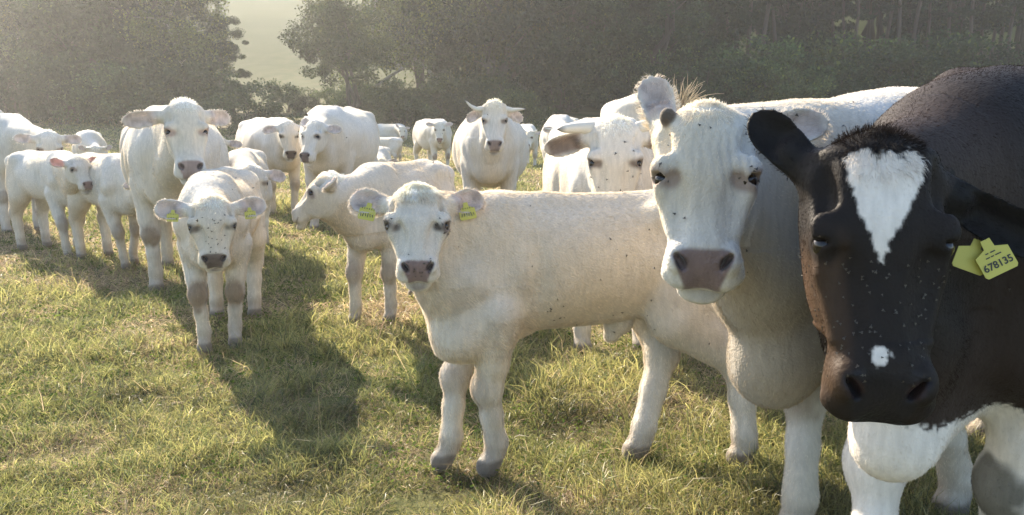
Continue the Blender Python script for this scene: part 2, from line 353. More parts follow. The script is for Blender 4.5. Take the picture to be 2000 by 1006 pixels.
    for sd in (1, -1):                                    # flank hollow, groove behind and before the shoulder
        yy = (.36 if not calf else .215) * sd * fat
        F.op(ell(v3((-.36, 0, 1.20) if not calf else (-.24, 0, .915)) + V(0, (yy + .035 * sd) * s_, 0), V(.13, .07, .10) * s_ * (1 if not calf else .7)), .05 * s_, True)
        F.op(ell(v3((.36, 0, .98) if not calf else (.26, 0, .75)) + V(0, (yy + .022 * sd) * s_, 0), V(.045, .07, .26) * s_ * (1 if not calf else .7)), .05 * s_, True)
        F.op(cone(v3((.50, .10 * sd, 1.36) if not calf else (.37, .065 * sd, 1.0)), v3((.68, .20 * sd, 1.02) if not calf else (.50, .135 * sd, .77)), .05 * s_, .075 * s_), .05 * s_)
    if cleft: F.op(ell(b + V(.09, 0, .10) * s_, V(.10, .012, .16) * s_), .03 * s_, True)     # cleft of the breast
    if sheath:
        F.op(cone(V(-.14, 0, .53) * s_, V(-.11, 0, .475) * s_, .055 * s_, .028 * s_), .03); 
    # head
    Ht2 = Ht.copy(); F.op(loft(O, U, N, S, Ht2, 2.5), .03 * hs)
    wE = float(np.interp(.36 + et, HT[:, 0] / HL, HT[:, 1])); eyes = []
    for sd in (1, -1):
        F.op(ell(HP(.345 + et, sd * (wE - .020 - .008 * (1 - orbit)), .020 * tk), V(.050, .025 * orbit, .031 * orbit) * q, np.array([U, S, N])), .035 * q)          # orbit
        F.op(ell(HP(.315 + et, sd * (wE - .024 * tk), .040 * tk), V(.034, .030, .019 * orbit) * q, np.array([U, S, N])), .022 * q)     # brow
        F.op(ell(HP(.60, sd * .074 * tk, .046 * tk), V(.085, .026, .017) * q, np.array([U, S, N])), .03 * q, True)         # hollow beside the nasal bone
        F.op(cone(HP(.48 + et * .6, sd * .098 * tk, .002), HP(.70, sd * .076 * tk, .0), .013 * q, .009 * q), .03 * q)                 # facial crest
        F.op(ell(HP(.19 + et, sd * .098 * tk, .022 * tk), V(.045, .015, .015) * q, np.array([U, S, N])), .03 * q, True)         # temple
        F.op(ell(HP(.52, sd * (.066 * tk), -.085 * tk), V(.085, .036, .065) * q, np.array([U, S, N])), .035 * q)          # cheek
        F.op(ell(HP(.86, sd * .062 * tk, .014 * tk), V(.034, .024, .026) * q, np.array([U, S, N])), .018 * q)            # nostril wing
        F.op(ell(HP(.93, sd * .050 * tk, -.026 * tk), V(.036, .040, .030) * q, np.array([U, S, N])), .02 * q)             # upper lip
        e = nrm(S * sd * .80 + N * .60); ec = HP(.372 + et, sd * (wE - .021 * tk), .021 * tk); c = ec + e * .020 * q
        T1 = nrm(U + S * (-sd) * .25 - e * (U @ e)); T1 = nrm(T1 - e * (T1 @ e)); T2 = np.cross(e, T1)
        F.op(ell(c + T1 * -.002, V(.0125 * eyeopen + .002, .024, .022) * q, np.array([T1, T2, e])), .007 * q, True); eyes.append((ec + e * .001 * q, e, T1, T2))
        nd = nrm(U * .75 + N * .5 + S * sd * .3)
        F.op(ell(HP(.875, sd * .054 * tk, .022 * tk), V(.025, .0095, .024) * q, np.array([nrm(U - S * sd * .7), nrm(S * sd + U * .7), np.cross(nrm(U - S * sd * .7), nrm(S * sd + U * .7))])), .008 * q, True)
    if chin: F.op(ell(HP(.985, 0, -.080 * tk), V(.042, .060, .034) * q, np.array([U, S, N])), .018 * q)                               # chin
    F.op(ell(HP(1.0, 0, -.050 * tk), V(.045, .075, .0045) * q, np.array([nrm(U - N * .35), S, nrm(N + U * .35)])), .007 * q, True)                      # mouth
    F.op(ell(HP(.06, 0, .0), V(.045, .055, .045) * q, np.array([U, S, N])), .03 * q)                                        # poll
    earf = []
    for sd, er in zip((1, -1), ears):
        el_, bk = math.radians(er[0]), math.radians(er[1]); tw = math.radians(er[2]) if len(er) > 2 else 0
        E = nrm(S * sd * math.cos(el_) - U * math.sin(el_)); E = nrm(E * math.cos(bk) - N * math.sin(bk))
        C = nrm(N * math.cos(tw) + U * math.sin(tw) * 1.0 + S * sd * .0)
        C = nrm(C - E * (C @ E)); B = HP(.13, sd * (.092 if not calf else .082), -.045 * tk)
        el2 = ear_L * (er[3] if len(er) > 3 else 1); F.op(ear_prim(B + E * .035 * q, E, C, el2, (.056 if not calf else .052) * earsz * hs, .026 * q, max(.0055, rh * .75), curl=.02 * q), .015 * q)
        F.op(cone(B, B + E * .07 * q, .036 * q, .030 * q), .025 * q); earf.append((B + E * .035 * q, E, C, el2))
    if bud:
        F.op(ell(HP(.055, -.094, .020), V(.021, .019, .024) * q), .008)
    vs, fs = F.mesh()
    # keep only the piece joined to the torso? (single field: everything is one surface)
    vol = np.einsum('ij,ij->i', vs[fs[:, 0]], np.cross(vs[fs[:, 1]], vs[fs[:, 2]])).sum()
    if vol < 0: fs = fs[:, ::-1]
    for _ in range(2):                                     # light smoothing, body only
        nb = np.zeros_like(vs); cn = np.zeros(len(vs))
        for k0, k1 in ((0, 1), (1, 2), (2, 3), (3, 0)):
            for q3 in range(3): nb[:, q3] += np.bincount(fs[:, k0], vs[fs[:, k1], q3], len(vs))
            cn += np.bincount(fs[:, k0], minlength=len(vs))
        vs = vs + (nb / np.maximum(cn, 1)[:, None] - vs) * .35
    if wrinkle:                                           # skin folds above the eye and down the forehead
        n0, _ = vert_normals(vs, fs); rel = vs - O; a_, b_, c_ = rel @ U / (HL * hs), rel @ S / hs, rel @ N / hs
        wdw = sstep(.10, .18, a_) * sstep(.50, .38, a_) * (c_ > 0) * (np.abs(b_) < .11) * (.35 + .65 * sstep(0, .03, b_))
        vs = vs - n0 * (wrinkle * wdw * (.5 + .5 * np.cos(6.283 * (b_ - .35 * (a_ - .3) ** 2 - .05 * a_) / .021 + 2 * vnoise(vs, 12)))[:]  ** 4)[:, None]
    n0, _ = vert_normals(vs, fs); vs = vs + n0 * (((vnoise(vs, 5) - .5) * .016 + (vnoise(vs + 2, 11) - .5) * .006) * s_ * (vs[:, 2] > .5 * s_) * (1 - (np.abs(vs - O).max(1) < .35 * hs)))[:, None]
    nn, fn = vert_normals(vs, fs)
    # ---- coat colour and hair fields
    rel = vs - O; ht = rel @ U / (HL * hs); hsd = rel @ S / hs; hn = rel @ N / hs
    hx_ = np.clip(ht, 0, 1) * HL; ti = lambda c_: np.interp(hx_, HT[:, 0], HT[:, c_])
    inhead = (ht > -.12) & (ht < 1.2) & (np.abs(hsd) < ti(1) + .035 * tk) & (hn > -ti(3) - .012 * tk - .03 * (ht > .9)) & (hn < ti(2) + .06)
    n1 = vnoise(vs, 9)[:, None]; n2 = vnoise(vs + 5, 30)[:, None]; n3 = vnoise(vs + 9, 3.5)[:, None]
    col = np.tile(np.asarray(base, float), (len(vs), 1))
    hl = np.full(len(vs), (.010 if not calf else .013)) * hairk
    if dark is None:
        col = col * (.93 + .10 * n1) * (1 - .16 * sstep(.35, .75, n3) * V(.25, .6, 1.2))
    if dark is not None: col, hl = dark(vs, nn, col, hl, dict(ht=ht, hs=hsd, hn=hn, inh=inhead, n1=n1, n2=n2, n3=n3, z=vs[:, 2:3], L=L, knees=knees, hoofs=hoofs))
    elif knee:
        for i, kn in enumerate(knees):
            d = np.linalg.norm((vs - kn - V((.04 if i % 2 == 0 else -.03) * s_, 0, -.01)) / V(1, 1, 1.3), axis=1)[:, None]
            m = sstep(.10 * s_, .045 * s_, d + .04 * (n2 - .5) * s_) * knee; col = col * (1 - m) + V(.22, .16, .11) * m
        m = sstep(.16, .03, vs[:, 2:3] + .08 * (n2 - .5)) * .5; col = col * (1 - m) + V(.20, .15, .10) * m
        m = sstep(.60, .72, vnoise(vs + 31, 6.5)[:, None] + .25 * (n2 - .5)) * sstep(.8, .35, vs[:, 2:3] / s_) * .25; col = col * (1 - m) + V(.30, .22, .14) * m
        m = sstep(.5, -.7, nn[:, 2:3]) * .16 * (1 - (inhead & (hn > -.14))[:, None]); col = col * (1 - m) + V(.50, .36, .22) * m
    m = sstep(.045, .03, vs[:, 2:3] + .01 * (n2 - .5)); col = col * (1 - m) + V(.19, .155, .12) * m
    if tan:  # neck shade and dirt painted into the coat colour
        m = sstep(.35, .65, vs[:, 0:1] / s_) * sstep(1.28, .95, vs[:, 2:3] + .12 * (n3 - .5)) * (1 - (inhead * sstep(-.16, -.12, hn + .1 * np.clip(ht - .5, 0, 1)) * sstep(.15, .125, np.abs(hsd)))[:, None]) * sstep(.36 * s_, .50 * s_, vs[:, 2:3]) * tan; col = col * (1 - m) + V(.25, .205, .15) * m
    if bud:
        m = sstep(.034, .022, np.linalg.norm(vs - HP(.055, -.094, .020), axis=1))[:, None]; col = col * (1 - m) + V(.10, .075, .055) * m; hl = hl * (1 - m[:, 0])
    # nose pad
    pw = tk * (.068 - .030 * np.clip((ht - .86) / .14, 0, 1))
    pm = sstep(.795, .825, ht + .012 * (n2[:, 0] - .5) - .9 * np.maximum(np.abs(hsd) / tk - .045, 0) * (ht < .85)) * sstep(-.034 * tk, -.024 * tk, hn) * sstep(pw + .010 * tk, pw, np.abs(hsd)) * sstep(-.1, .15, nn @ N + .35 * (nn @ U)) * inhead
    pm = pm[:, None]; col = col * (1 - pm) + np.asarray(pad) * (1 - .25 * n2) * pm
    mm = (np.exp(-((hn + .050 * tk + (ht - 1.0) * .15) / (.005 * tk)) ** 2) * (ht > .88) * inhead)[:, None] * .75; col = col * (1 - mm) + V(.10, .07, .06) * mm
    for sd in (1, -1):
        nc = HP(.875, sd * .054 * tk, .022 * tk); d = np.linalg.norm(vs - nc, axis=1)[:, None] / q; m = sstep(.024, .014, d) * .85; col = col * (1 - m) + V(.035, .02, .02) * m
    for (ec, e, T1, T2) in eyes:
        r_ = vs - ec; d = np.sqrt((r_ @ T1 / 1.0) ** 2 + (r_ @ T2 / 1.45) ** 2 + (r_ @ e * .3) ** 2)[:, None] / q
        m = sstep(.036, .018, d + .014 * (n2 - .5)) * .85 * inhead[:, None]; col = col * (1 - m) + np.asarray(rim) * m
        hl = hl * (1 - sstep(.032, .02, d[:, 0]) * .85 * inhead)
    hl = np.where(inhead, hl * (.85 - .45 * np.clip(ht, 0, 1)), hl); hl = hl * (1 - .98 * pm[:, 0]); hl = np.where(vs[:, 2] < .05, .002, hl)
    flow = np.tile(V(-.75, 0, -.55), (len(vs), 1))
    legz = vs[:, 2] < L['kn'] * 1.5 * s_; flow[legz] = V(-.15, 0, -1)
    pass
    hd = (U * .35)[None] - S[None] * 0 + S[None] * (hsd[:, None] * 4); flow = np.where((inhead & (ht > .16))[:, None], hd, flow)
    lift = np.full(len(vs), .33)
    tf = sstep(.24, .06, ht) * sstep(-.5, -.1, ht) * sstep(.085, .05, np.abs(hsd)) * sstep(-.12, -.02, hn) * inhead * tuft
    col = col * (1 + .14 * tf[:, None] * (dark is None)); hl = hl + tf * (.026 if not calf else .020); lift = lift + tf * .25; flow = np.where((tf > .1)[:, None], (U * .9 + N * .5)[None] + S[None] * (hsd[:, None] * 9) * .8 - U[None] * (ht < .03)[:, None] * 1.4, flow)
    em = np.zeros(len(vs))
    for (B, E, C, el2) in earf:
        r_ = vs - B; u = r_ @ E / el2; Tn = np.cross(E, C); v = np.abs(r_ @ Tn); c = r_ @ C
        near = (u > .05) & (u < 1.15) & (v < .075 * hs * earsz) & (np.abs(c) < .05 * hs); inner = near & (nn @ C > .15)
        edge = near & (np.abs(nn @ C) < .75)
        if dark is None:
            m = (inner * sstep(.05, .25, u) * sstep(1.02, .8, u) * sstep(.056 * earsz, .028 * earsz, v / hs) * .9)[:, None]; col = col * (1 - m) + np.asarray(earcol) * (.55 + .75 * n2) * m
        if dark is not None: col = np.where(near[:, None], V(.009, .008, .008), col)
        hl = np.where(near, .012 * tk, hl); hl = np.where(edge, (.017 if dark is None else .006) * tk * hairk, hl); hl = np.where(inner & ~edge, .014, hl)
        flow = np.where(near[:, None], (E * .6)[None] + Tn[None] * np.sign(r_ @ Tn)[:, None] * (.9 * edge)[:, None], flow); em = np.maximum(em, near); lift = np.where(edge, .7, lift)
    # underside fringe: brisket, dewlap, throat
    fr = sstep(.2, -.6, nn[:, 2]) * (vs[:, 0] > (.35 if not calf else .25) * s_) * (~inhead) * (vs[:, 2] > L['kn'] * 1.3 * s_); hl = hl + fr * .005 * hairk
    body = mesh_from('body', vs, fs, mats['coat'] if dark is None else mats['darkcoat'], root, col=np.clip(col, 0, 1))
    at = body.data.attributes.new('wet', 'FLOAT', 'POINT'); at.data.foreach_set('value', pm[:, 0].astype(np.float32))
    # ---- eyeballs
    for (ec, e, T1, T2) in eyes:
        bm = bmesh.new(); bmesh.ops.create_uvsphere(bm, u_segments=20, v_segments=12, radius=.0205 * q)
        me = bpy.data.meshes.new('eye'); bm.to_mesh(me); bm.free(); me.materials.append(mats['eye']); me.polygons.foreach_set('use_smooth', [True] * len(me.polygons))
        ob = bpy.data.objects.new('eye', me); bpy.context.scene.collection.objects.link(ob); ob.parent = root; ob.location = ec
    # ---- horns
    if horns:
        for sd, hp in zip((1, -1), horns):
            if hp is None: continue
            b = HP(.06, sd * .07, -.01); pts = [b + (S * sd * x_ + N * y_ - U * z_) * hs for x_, y_, z_ in hp['pts']]; ppp = []
            for i in range(len(pts) - 1): ppp += [pts[i] * (1 - t) + pts[i + 1] * t for t in np.linspace(0, 1, 7)[:-1]]
            ppp.append(pts[-1]); fq = np.linspace(0, 1, len(ppp)); rr = np.linspace(hp['r'], hp.get('tip', .006), len(ppp)) * hs * np.sqrt(np.clip(1 - (np.clip(fq - .78, 0, 1) / .225) ** 2, .06, 1)); tv, tf_ = tube_mesh(ppp, rr, 12)
            sm = tv.reshape(len(ppp), 12, 3)
            frac = np.repeat(np.linspace(0, 1, len(ppp)), 12)[:, None]; hc = V(.58, .54, .46) * (1 - sstep(.84, 1, frac)) + V(.10, .09, .08) * sstep(.84, 1, frac)
            mesh_from('horn', np.vstack([tv, ppp[-1] + nrm(ppp[-1] - ppp[-2]) * .008]), [tf_, np.array([(len(tv) - 12 + k_, len(tv) - 12 + (k_ + 1) % 12, len(tv)) for k_ in range(12)])], mats['horn'], root, col=np.vstack([hc, V(.1, .09, .08)]))
    # ---- ear tags
    for side, u_, text, rotd, *more in tags:
        dn, fw_ = (more + [.012, .016])[:2] if len(more) < 2 else more
        i = 0 if side > 0 else 1; B, E, C, el2 = earf[i]; Tn = np.cross(E, C)
        if Tn @ U < 0: Tn = -Tn
        ear_tag(root, B + E * el2 * u_ + C * fw_ * q + Tn * dn, U, N, S, E, C, text, rotd, q)
    # ---- hair
    if hairs:
        tri = np.vstack([fs[:, [0, 1, 2]], fs[:, [0, 2, 3]]]); a = vs[tri[:, 1]] - vs[tri[:, 0]]; b = vs[tri[:, 2]] - vs[tri[:, 0]]
        ar = np.linalg.norm(np.cross(a, b), axis=1); cen = vs[tri].mean(1)
        camL = W2L((0, 0, CAMZ)); vd = camL - cen; vd /= np.linalg.norm(vd, axis=1)[:, None]; nf = nn[tri].mean(1); dt = (nf * vd).sum(1)
        w = ar * np.where(dt > -.25, 1.0, .12) * np.where(hl[tri].mean(1) < .003, 0, 1) * (1 + 1.6 * (hl[tri].mean(1) > .016) + .8 * inhead[tri[:, 0]] + 1.6 * (np.abs(dt) < .3)) * (1 if dark is not None else np.where((dt > .4) & (hl[tri].mean(1) < .020), .30, .8))
        w /= w.sum(); rg = np.random.default_rng(abs(hash(label)) % 9999 if False else len(label) * 37 + hairs)
        pk = rg.choice(len(tri), hairs, p=w); r1 = np.sqrt(rg.random(hairs)); r2 = rg.random(hairs); bw = np.stack([1 - r1, r1 * (1 - r2), r1 * r2], 1)
        tk3 = tri[pk]; itp = lambda A: (A[tk3] * bw.reshape(-1, 3, *([1] * (A.ndim - 1)))).sum(1)
        p0 = itp(vs); n_ = itp(nn); n_ /= np.linalg.norm(n_, axis=1)[:, None]; fl = itp(flow); ln = itp(hl) * rg.uniform(.6, 1.35, hairs); lf = itp(lift); c_ = itp(col)
        clump = np.stack([vnoise(p0 + o_, 28 if calf else 22) for o_ in (0, 3, 7)], 1) - .5
        fl = fl / np.maximum(np.linalg.norm(fl, axis=1), 1e-6)[:, None] + clump * .15; fl = fl - n_ * (fl * n_).sum(1)[:, None]; fl /= np.maximum(np.linalg.norm(fl, axis=1), 1e-6)[:, None]
        d = fl * (1 - lf[:, None]) + n_ * lf[:, None] + rg.normal(0, .16, (hairs, 3)); d /= np.linalg.norm(d, axis=1)[:, None]
        d2 = fl * 1.0 + n_ * lf[:, None] * .35 + V(0, 0, -.25) + rg.normal(0, .15, (hairs, 3)); d2 /= np.linalg.norm(d2, axis=1)[:, None]
        wd = np.cross(d, rg.normal(0, 1, (hairs, 3)) + vd[pk] * 1.2); wd /= np.maximum(np.linalg.norm(wd, axis=1), 1e-6)[:, None]
        wdd = wd * hw * .5 * rg.uniform(.7, 1.3, (hairs, 1)); p0 = p0 - n_ * .001
        p1 = p0 + d * ln[:, None] * .55; p2 = p1 + d2 * ln[:, None] * .5
        hv = np.stack([p0 - wdd, p0 + wdd, p1 + wdd * .8, p1 - wdd * .8, p2], 1).reshape(-1, 3); ix = np.arange(hairs)[:, None] * 5
        c_ = c_ * (.82 + .36 * vnoise(p0 * V(1, 1, .16), 62))[:, None]
        c_ = np.clip(c_ * ((1.3 + .25 * sstep(.016, .03, ln))[:, None] if dark is None else 1.0) * rg.uniform(.88, 1.12, (hairs, 1)), 0, .95); cc = np.repeat(c_, 5, 0)
        mesh_from('fur', hv, [ix + np.array([0, 1, 2, 3]), ix + np.array([3, 2, 4])], mats['hair'] if dark is None else mats['darkhair'], root, smooth=False, col=cc)
    root['_hf'] = 0
    del root['_hf']
    HOOFS.extend((Rw.T @ h_ + org) for h_ in hoofs)
    return dict(root=root, O=hf['O'], U=hf['U'], N=hf['N'], S=hf['S'], HL=HL * hs, vs=vs, nn=nn, W=lambda p: (Rw.T @ np.asarray(p).T).T + org, ears=earf, q=q, hdr=(ht, hsd, hn, inhead), tailtip=tl[-1], W2L=W2L)

def ear_tag(root, c, U, N, S, E, C, text, rotd, q):
    """yellow flag tag hanging from the ear, printed side towards C"""
    r = math.radians(rotd); cy, cx = -U, nrm(np.cross(-U, N)); n = nrm(N * .9 + C * .5)
    cy = nrm(cy - n * (cy @ n)); cx = np.cross(cy, n); cx, cy = cx * math.cos(r) + cy * math.sin(r), cy * math.cos(r) - cx * math.sin(r)
    s = .030 if text is None or len(text) < 6 else .033
    out = [(-.32, .62), (-.28, 1.15), (.28, 1.15), (.32, .62), (1, .35), (1, -.85), (.88, -1), (-.88, -1), (-1, -.85), (-1, .35)]
    vs = [c + (cx * x + cy * (y - .9)) * s + n * dz for dz in (.0012, -.0012) for x, y in out]; k = len(out)
    fs = [[i, (i + 1) % k, k + (i + 1) % k, k + i] for i in range(k)]
    me = bpy.data.meshes.new('ear_tag'); me.from_pydata([tuple(v) for v in vs], [], fs + [list(range(k)), list(range(2 * k - 1, k - 1, -1))]); me.materials.append(M['tag'])
    t = bpy.data.objects.new('ear_tag', me); bpy.context.scene.collection.objects.link(t); t.parent = root
    fc = c + cy * (-.9) * s + n * .0022
    Mx = Matrix(((cx[0], cy[0], n[0], fc[0]), (cx[1], cy[1], n[1], fc[1]), (cx[2], cy[2], n[2], fc[2]), (0, 0, 0, 1)))
    def txt(body, size, dx, dy, bold=0.0):
        cu = bpy.data.curves.new('print', 'FONT'); cu.body = body; cu.size = size; cu.align_x = 'CENTER'; cu.align_y = 'CENTER'; cu.offset = bold
        o = bpy.data.objects.new('tmp', cu); bpy.context.scene.collection.objects.link(o); dg = bpy.context.evaluated_depsgraph_get(); dg.update()
        m2 = bpy.data.meshes.new_from_object(o.evaluated_get(dg)); bpy.data.objects.remove(o); m2.transform(Matrix.Translation((dx, dy, 0))); m2.transform(Mx); m2.materials.clear(); m2.materials.append(M['ink'])
        o2 = bpy.data.objects.new('printed_number', m2); bpy.context.scene.collection.objects.link(o2); o2.parent = t
    if text == '678135':
        txt(text, .0195, 0, -s * .42, .0005)
        bm = bmesh.new()
        for i, (x, w_, y) in enumerate([(-.012, .008, .004), (-.003, .006, .004), (.009, .012, .004), (-.010, .006, .012), (.002, .010, .012)]):
            bmesh.ops.create_cube(bm, size=1, matrix=Matrix.Translation((x, y, 0)) @ Matrix.Diagonal((w_, .0022, .0003, 1)))
        bm.transform(Mx); m3 = bpy.data.meshes.new('fine_print'); bm.to_mesh(m3); bm.free(); m3.materials.append(M['ink']); o3 = bpy.data.objects.new('fine_print', m3); bpy.context.scene.collection.objects.link(o3); o3.parent = t
    elif text is not None:                                     # print worn to illegible upright strokes
        bm = bmesh.new(); rg = np.random.default_rng(int(abs(fc[0]) * 1000))
        for row, (yy, hh) in enumerate([(.012, .006), (-.012, .016)]):
            for i in range(6):
                x = (i - 2.5) * .0085; bmesh.ops.create_cube(bm, size=1, matrix=Matrix.Translation((x, yy, 0)) @ Matrix.Rotation(rg.uniform(-.3, .3), 4, 'Z') @ Matrix.Diagonal((.0028, hh * rg.uniform(.6, 1), .0003, 1)))
        bm.transform(Mx); m3 = bpy.data.meshes.new('fine_print'); bm.to_mesh(m3); bm.free(); m3.materials.append(M['ink']); o3 = bpy.data.objects.new('fine_print', m3); bpy.context.scene.collection.objects.link(o3); o3.parent = t
# ------------------------------------------------------------------ ground, hill
def ground_z(x, y):
    x = np.asarray(x, float); y = np.asarray(y, float)
    z = .11 * 6 * np.log1p(np.exp(np.clip((y - 33) / 6, -20, 30)))
    z = z + .30 * 5 * np.log1p(np.exp(np.clip((y - 66) / 5, -20, 30))) + .02 * x * sstep(60, 110, y)
    p = np.stack([x, y, np.zeros_like(x)], -1)
    z = z - .05 * (vnoise(p, .9) * sstep(1, 4, y)) - .03 * vnoise(p + 3, 3.1) + .9 * (vnoise(p, .05) - .5) * sstep(30, 60, y)
    return z
def terrain():
    ys = np.concatenate([np.arange(-6, 12, .12), 12 * 1.02 ** np.arange(0, 150)]); ys = ys[ys < 132]
    xs = np.concatenate([-np.geomspace(9, 260, 70)[::-1], np.arange(-8.8, 8.9, .14), np.geomspace(9, 260, 70)])
    Xg, Yg = np.meshgrid(xs, ys); Zg = ground_z(Xg, Yg); nx, ny = len(xs), len(ys)
    vs = np.stack([Xg, Yg, Zg], -1).reshape(-1, 3); i = np.arange(nx * ny).reshape(ny, nx)
    fs = np.stack([i[:-1, :-1], i[:-1, 1:], i[1:, 1:], i[1:, :-1]], -1).reshape(-1, 4)
    m, nt, out = mat('pasture_soil'); L = nt.links.new; b = node(nt, 'ShaderNodeBsdfPrincipled', Roughness=.95); b.inputs['Specular IOR Level'].default_value = .1
    g = node(nt, 'ShaderNodeNewGeometry'); n1 = node(nt, 'ShaderNodeTexNoise', Scale=.8, Detail=6.0); n2 = node(nt, 'ShaderNodeTexNoise', Scale=22.0, Detail=4.0); n3 = node(nt, 'ShaderNodeTexNoise', Scale=.045, Detail=5.0)
    for n in (n1, n2): L(g.outputs['Position'], n.inputs['Vector'])
    mp = node(nt, 'ShaderNodeMapping'); mp.inputs['Scale'].default_value = (.5, 2.2, 1); mp.inputs['Rotation'].default_value = (0, 0, .25); L(g.outputs['Position'], mp.inputs['Vector']); L(mp.outputs['Vector'], n3.inputs['Vector'])
    r1 = node(nt, 'ShaderNodeValToRGB'); e = r1.color_ramp.elements; e[0].position = .35; e[0].color = (.07, .085, .028, 1); e[1].position = .68; e[1].color = (.19, .16, .085, 1)
    x1 = e.new if False else None
    L(n1.outputs['Fac'], r1.inputs['Fac'])
    mx = node(nt, 'ShaderNodeMix', data_type='RGBA', blend_type='MULTIPLY'); mx.inputs['Factor'].default_value = .9; r2 = node(nt, 'ShaderNodeMapRange'); r2.inputs['To Min'].default_value = .35; r2.inputs['To Max'].default_value = 1.5; L(n2.outputs['Fac'], r2.inputs['Value']); L(r1.outputs['Color'], mx.inputs['A']); L(r2.outputs['Result'], mx.inputs['B'])
    r3 = node(nt, 'ShaderNodeValToRGB'); e = r3.color_ramp.elements; e[0].position = .36; e[0].color = (.030, .052, .014, 1); e[1].position = .60; e[1].color = (.055, .075, .022, 1)
    sx = node(nt, 'ShaderNodeSeparateXYZ'); L(g.outputs['Position'], sx.inputs[0]); fr = node(nt, 'ShaderNodeMapRange'); fr.inputs['From Min'].default_value = 36; fr.inputs['From Max'].default_value = 80; L(sx.outputs['Y'], fr.inputs['Value'])
    L(n3.outputs['Fac'], r3.inputs['Fac']); my = node(nt, 'ShaderNodeMix', data_type='RGBA'); L(fr.outputs['Result'], my.inputs['Factor']); L(mx.outputs['Result'], my.inputs['A']); L(r3.outputs['Color'], my.inputs['B']); L(my.outputs['Result'], b.inputs['Base Color'])
    bp = node(nt, 'ShaderNodeBump', Strength=.8, Distance=.03); L(n2.outputs['Fac'], bp.inputs['Height']); L(bp.outputs['Normal'], b.inputs['Normal']); L(b.outputs[0], out.inputs[0])
    tag(mesh_from('pasture_ground', vs, fs, m), kind='structure')
terrain()

# ------------------------------------------------------------------ grass
def leaf_mat(name, tr, gl=.04, rough=.5, vary=False):
    m, nt, out = mat(name); L = nt.links.new; a = node(nt, 'ShaderNodeAttribute', attribute_name='Col')
    d = node(nt, 'ShaderNodeBsdfDiffuse'); t = node(nt, 'ShaderNodeBsdfTranslucent'); g = node(nt, 'ShaderNodeBsdfGlossy', Roughness=rough)
    x = node(nt, 'ShaderNodeMixShader', Fac=tr); y = node(nt, 'ShaderNodeMixShader', Fac=gl); cs = a.outputs['Color']
    if vary:                                               # each tree its own shade of green
        oi = node(nt, 'ShaderNodeObjectInfo'); hs_ = node(nt, 'ShaderNodeHueSaturation'); r1 = node(nt, 'ShaderNodeMapRange'); r1.inputs['To Min'].default_value = .55; r1.inputs['To Max'].default_value = 1.6
        r2 = node(nt, 'ShaderNodeMapRange'); r2.inputs['To Min'].default_value = .475; r2.inputs['To Max'].default_value = .515; ml = node(nt, 'ShaderNodeMath', operation='MULTIPLY'); ml.inputs[1].default_value = 7.31; fr_ = node(nt, 'ShaderNodeMath', operation='FRACT')
        L(oi.outputs['Random'], r1.inputs['Value']); L(oi.outputs['Random'], ml.inputs[0]); L(ml.outputs[0], fr_.inputs[0]); L(fr_.outputs[0], r2.inputs['Value']); L(r1.outputs['Result'], hs_.inputs['Value']); L(r2.outputs['Result'], hs_.inputs['Hue']); L(cs, hs_.inputs['Color']); cs = hs_.outputs['Color']
    L(cs, d.inputs['Color']); L(cs, t.inputs['Color'])
    L(d.outputs[0], x.inputs[1]); L(t.outputs[0], x.inputs[2]); L(x.outputs[0], y.inputs[1]); L(g.outputs[0], y.inputs[2]); L(y.outputs[0], out.inputs[0]); return m
M['grass'] = leaf_mat('grass_blade', .55, .04, .4); M['clover'] = leaf_mat('clover', .4, .0); M['leaf'] = leaf_mat('leaf', .30, .02, vary=True)

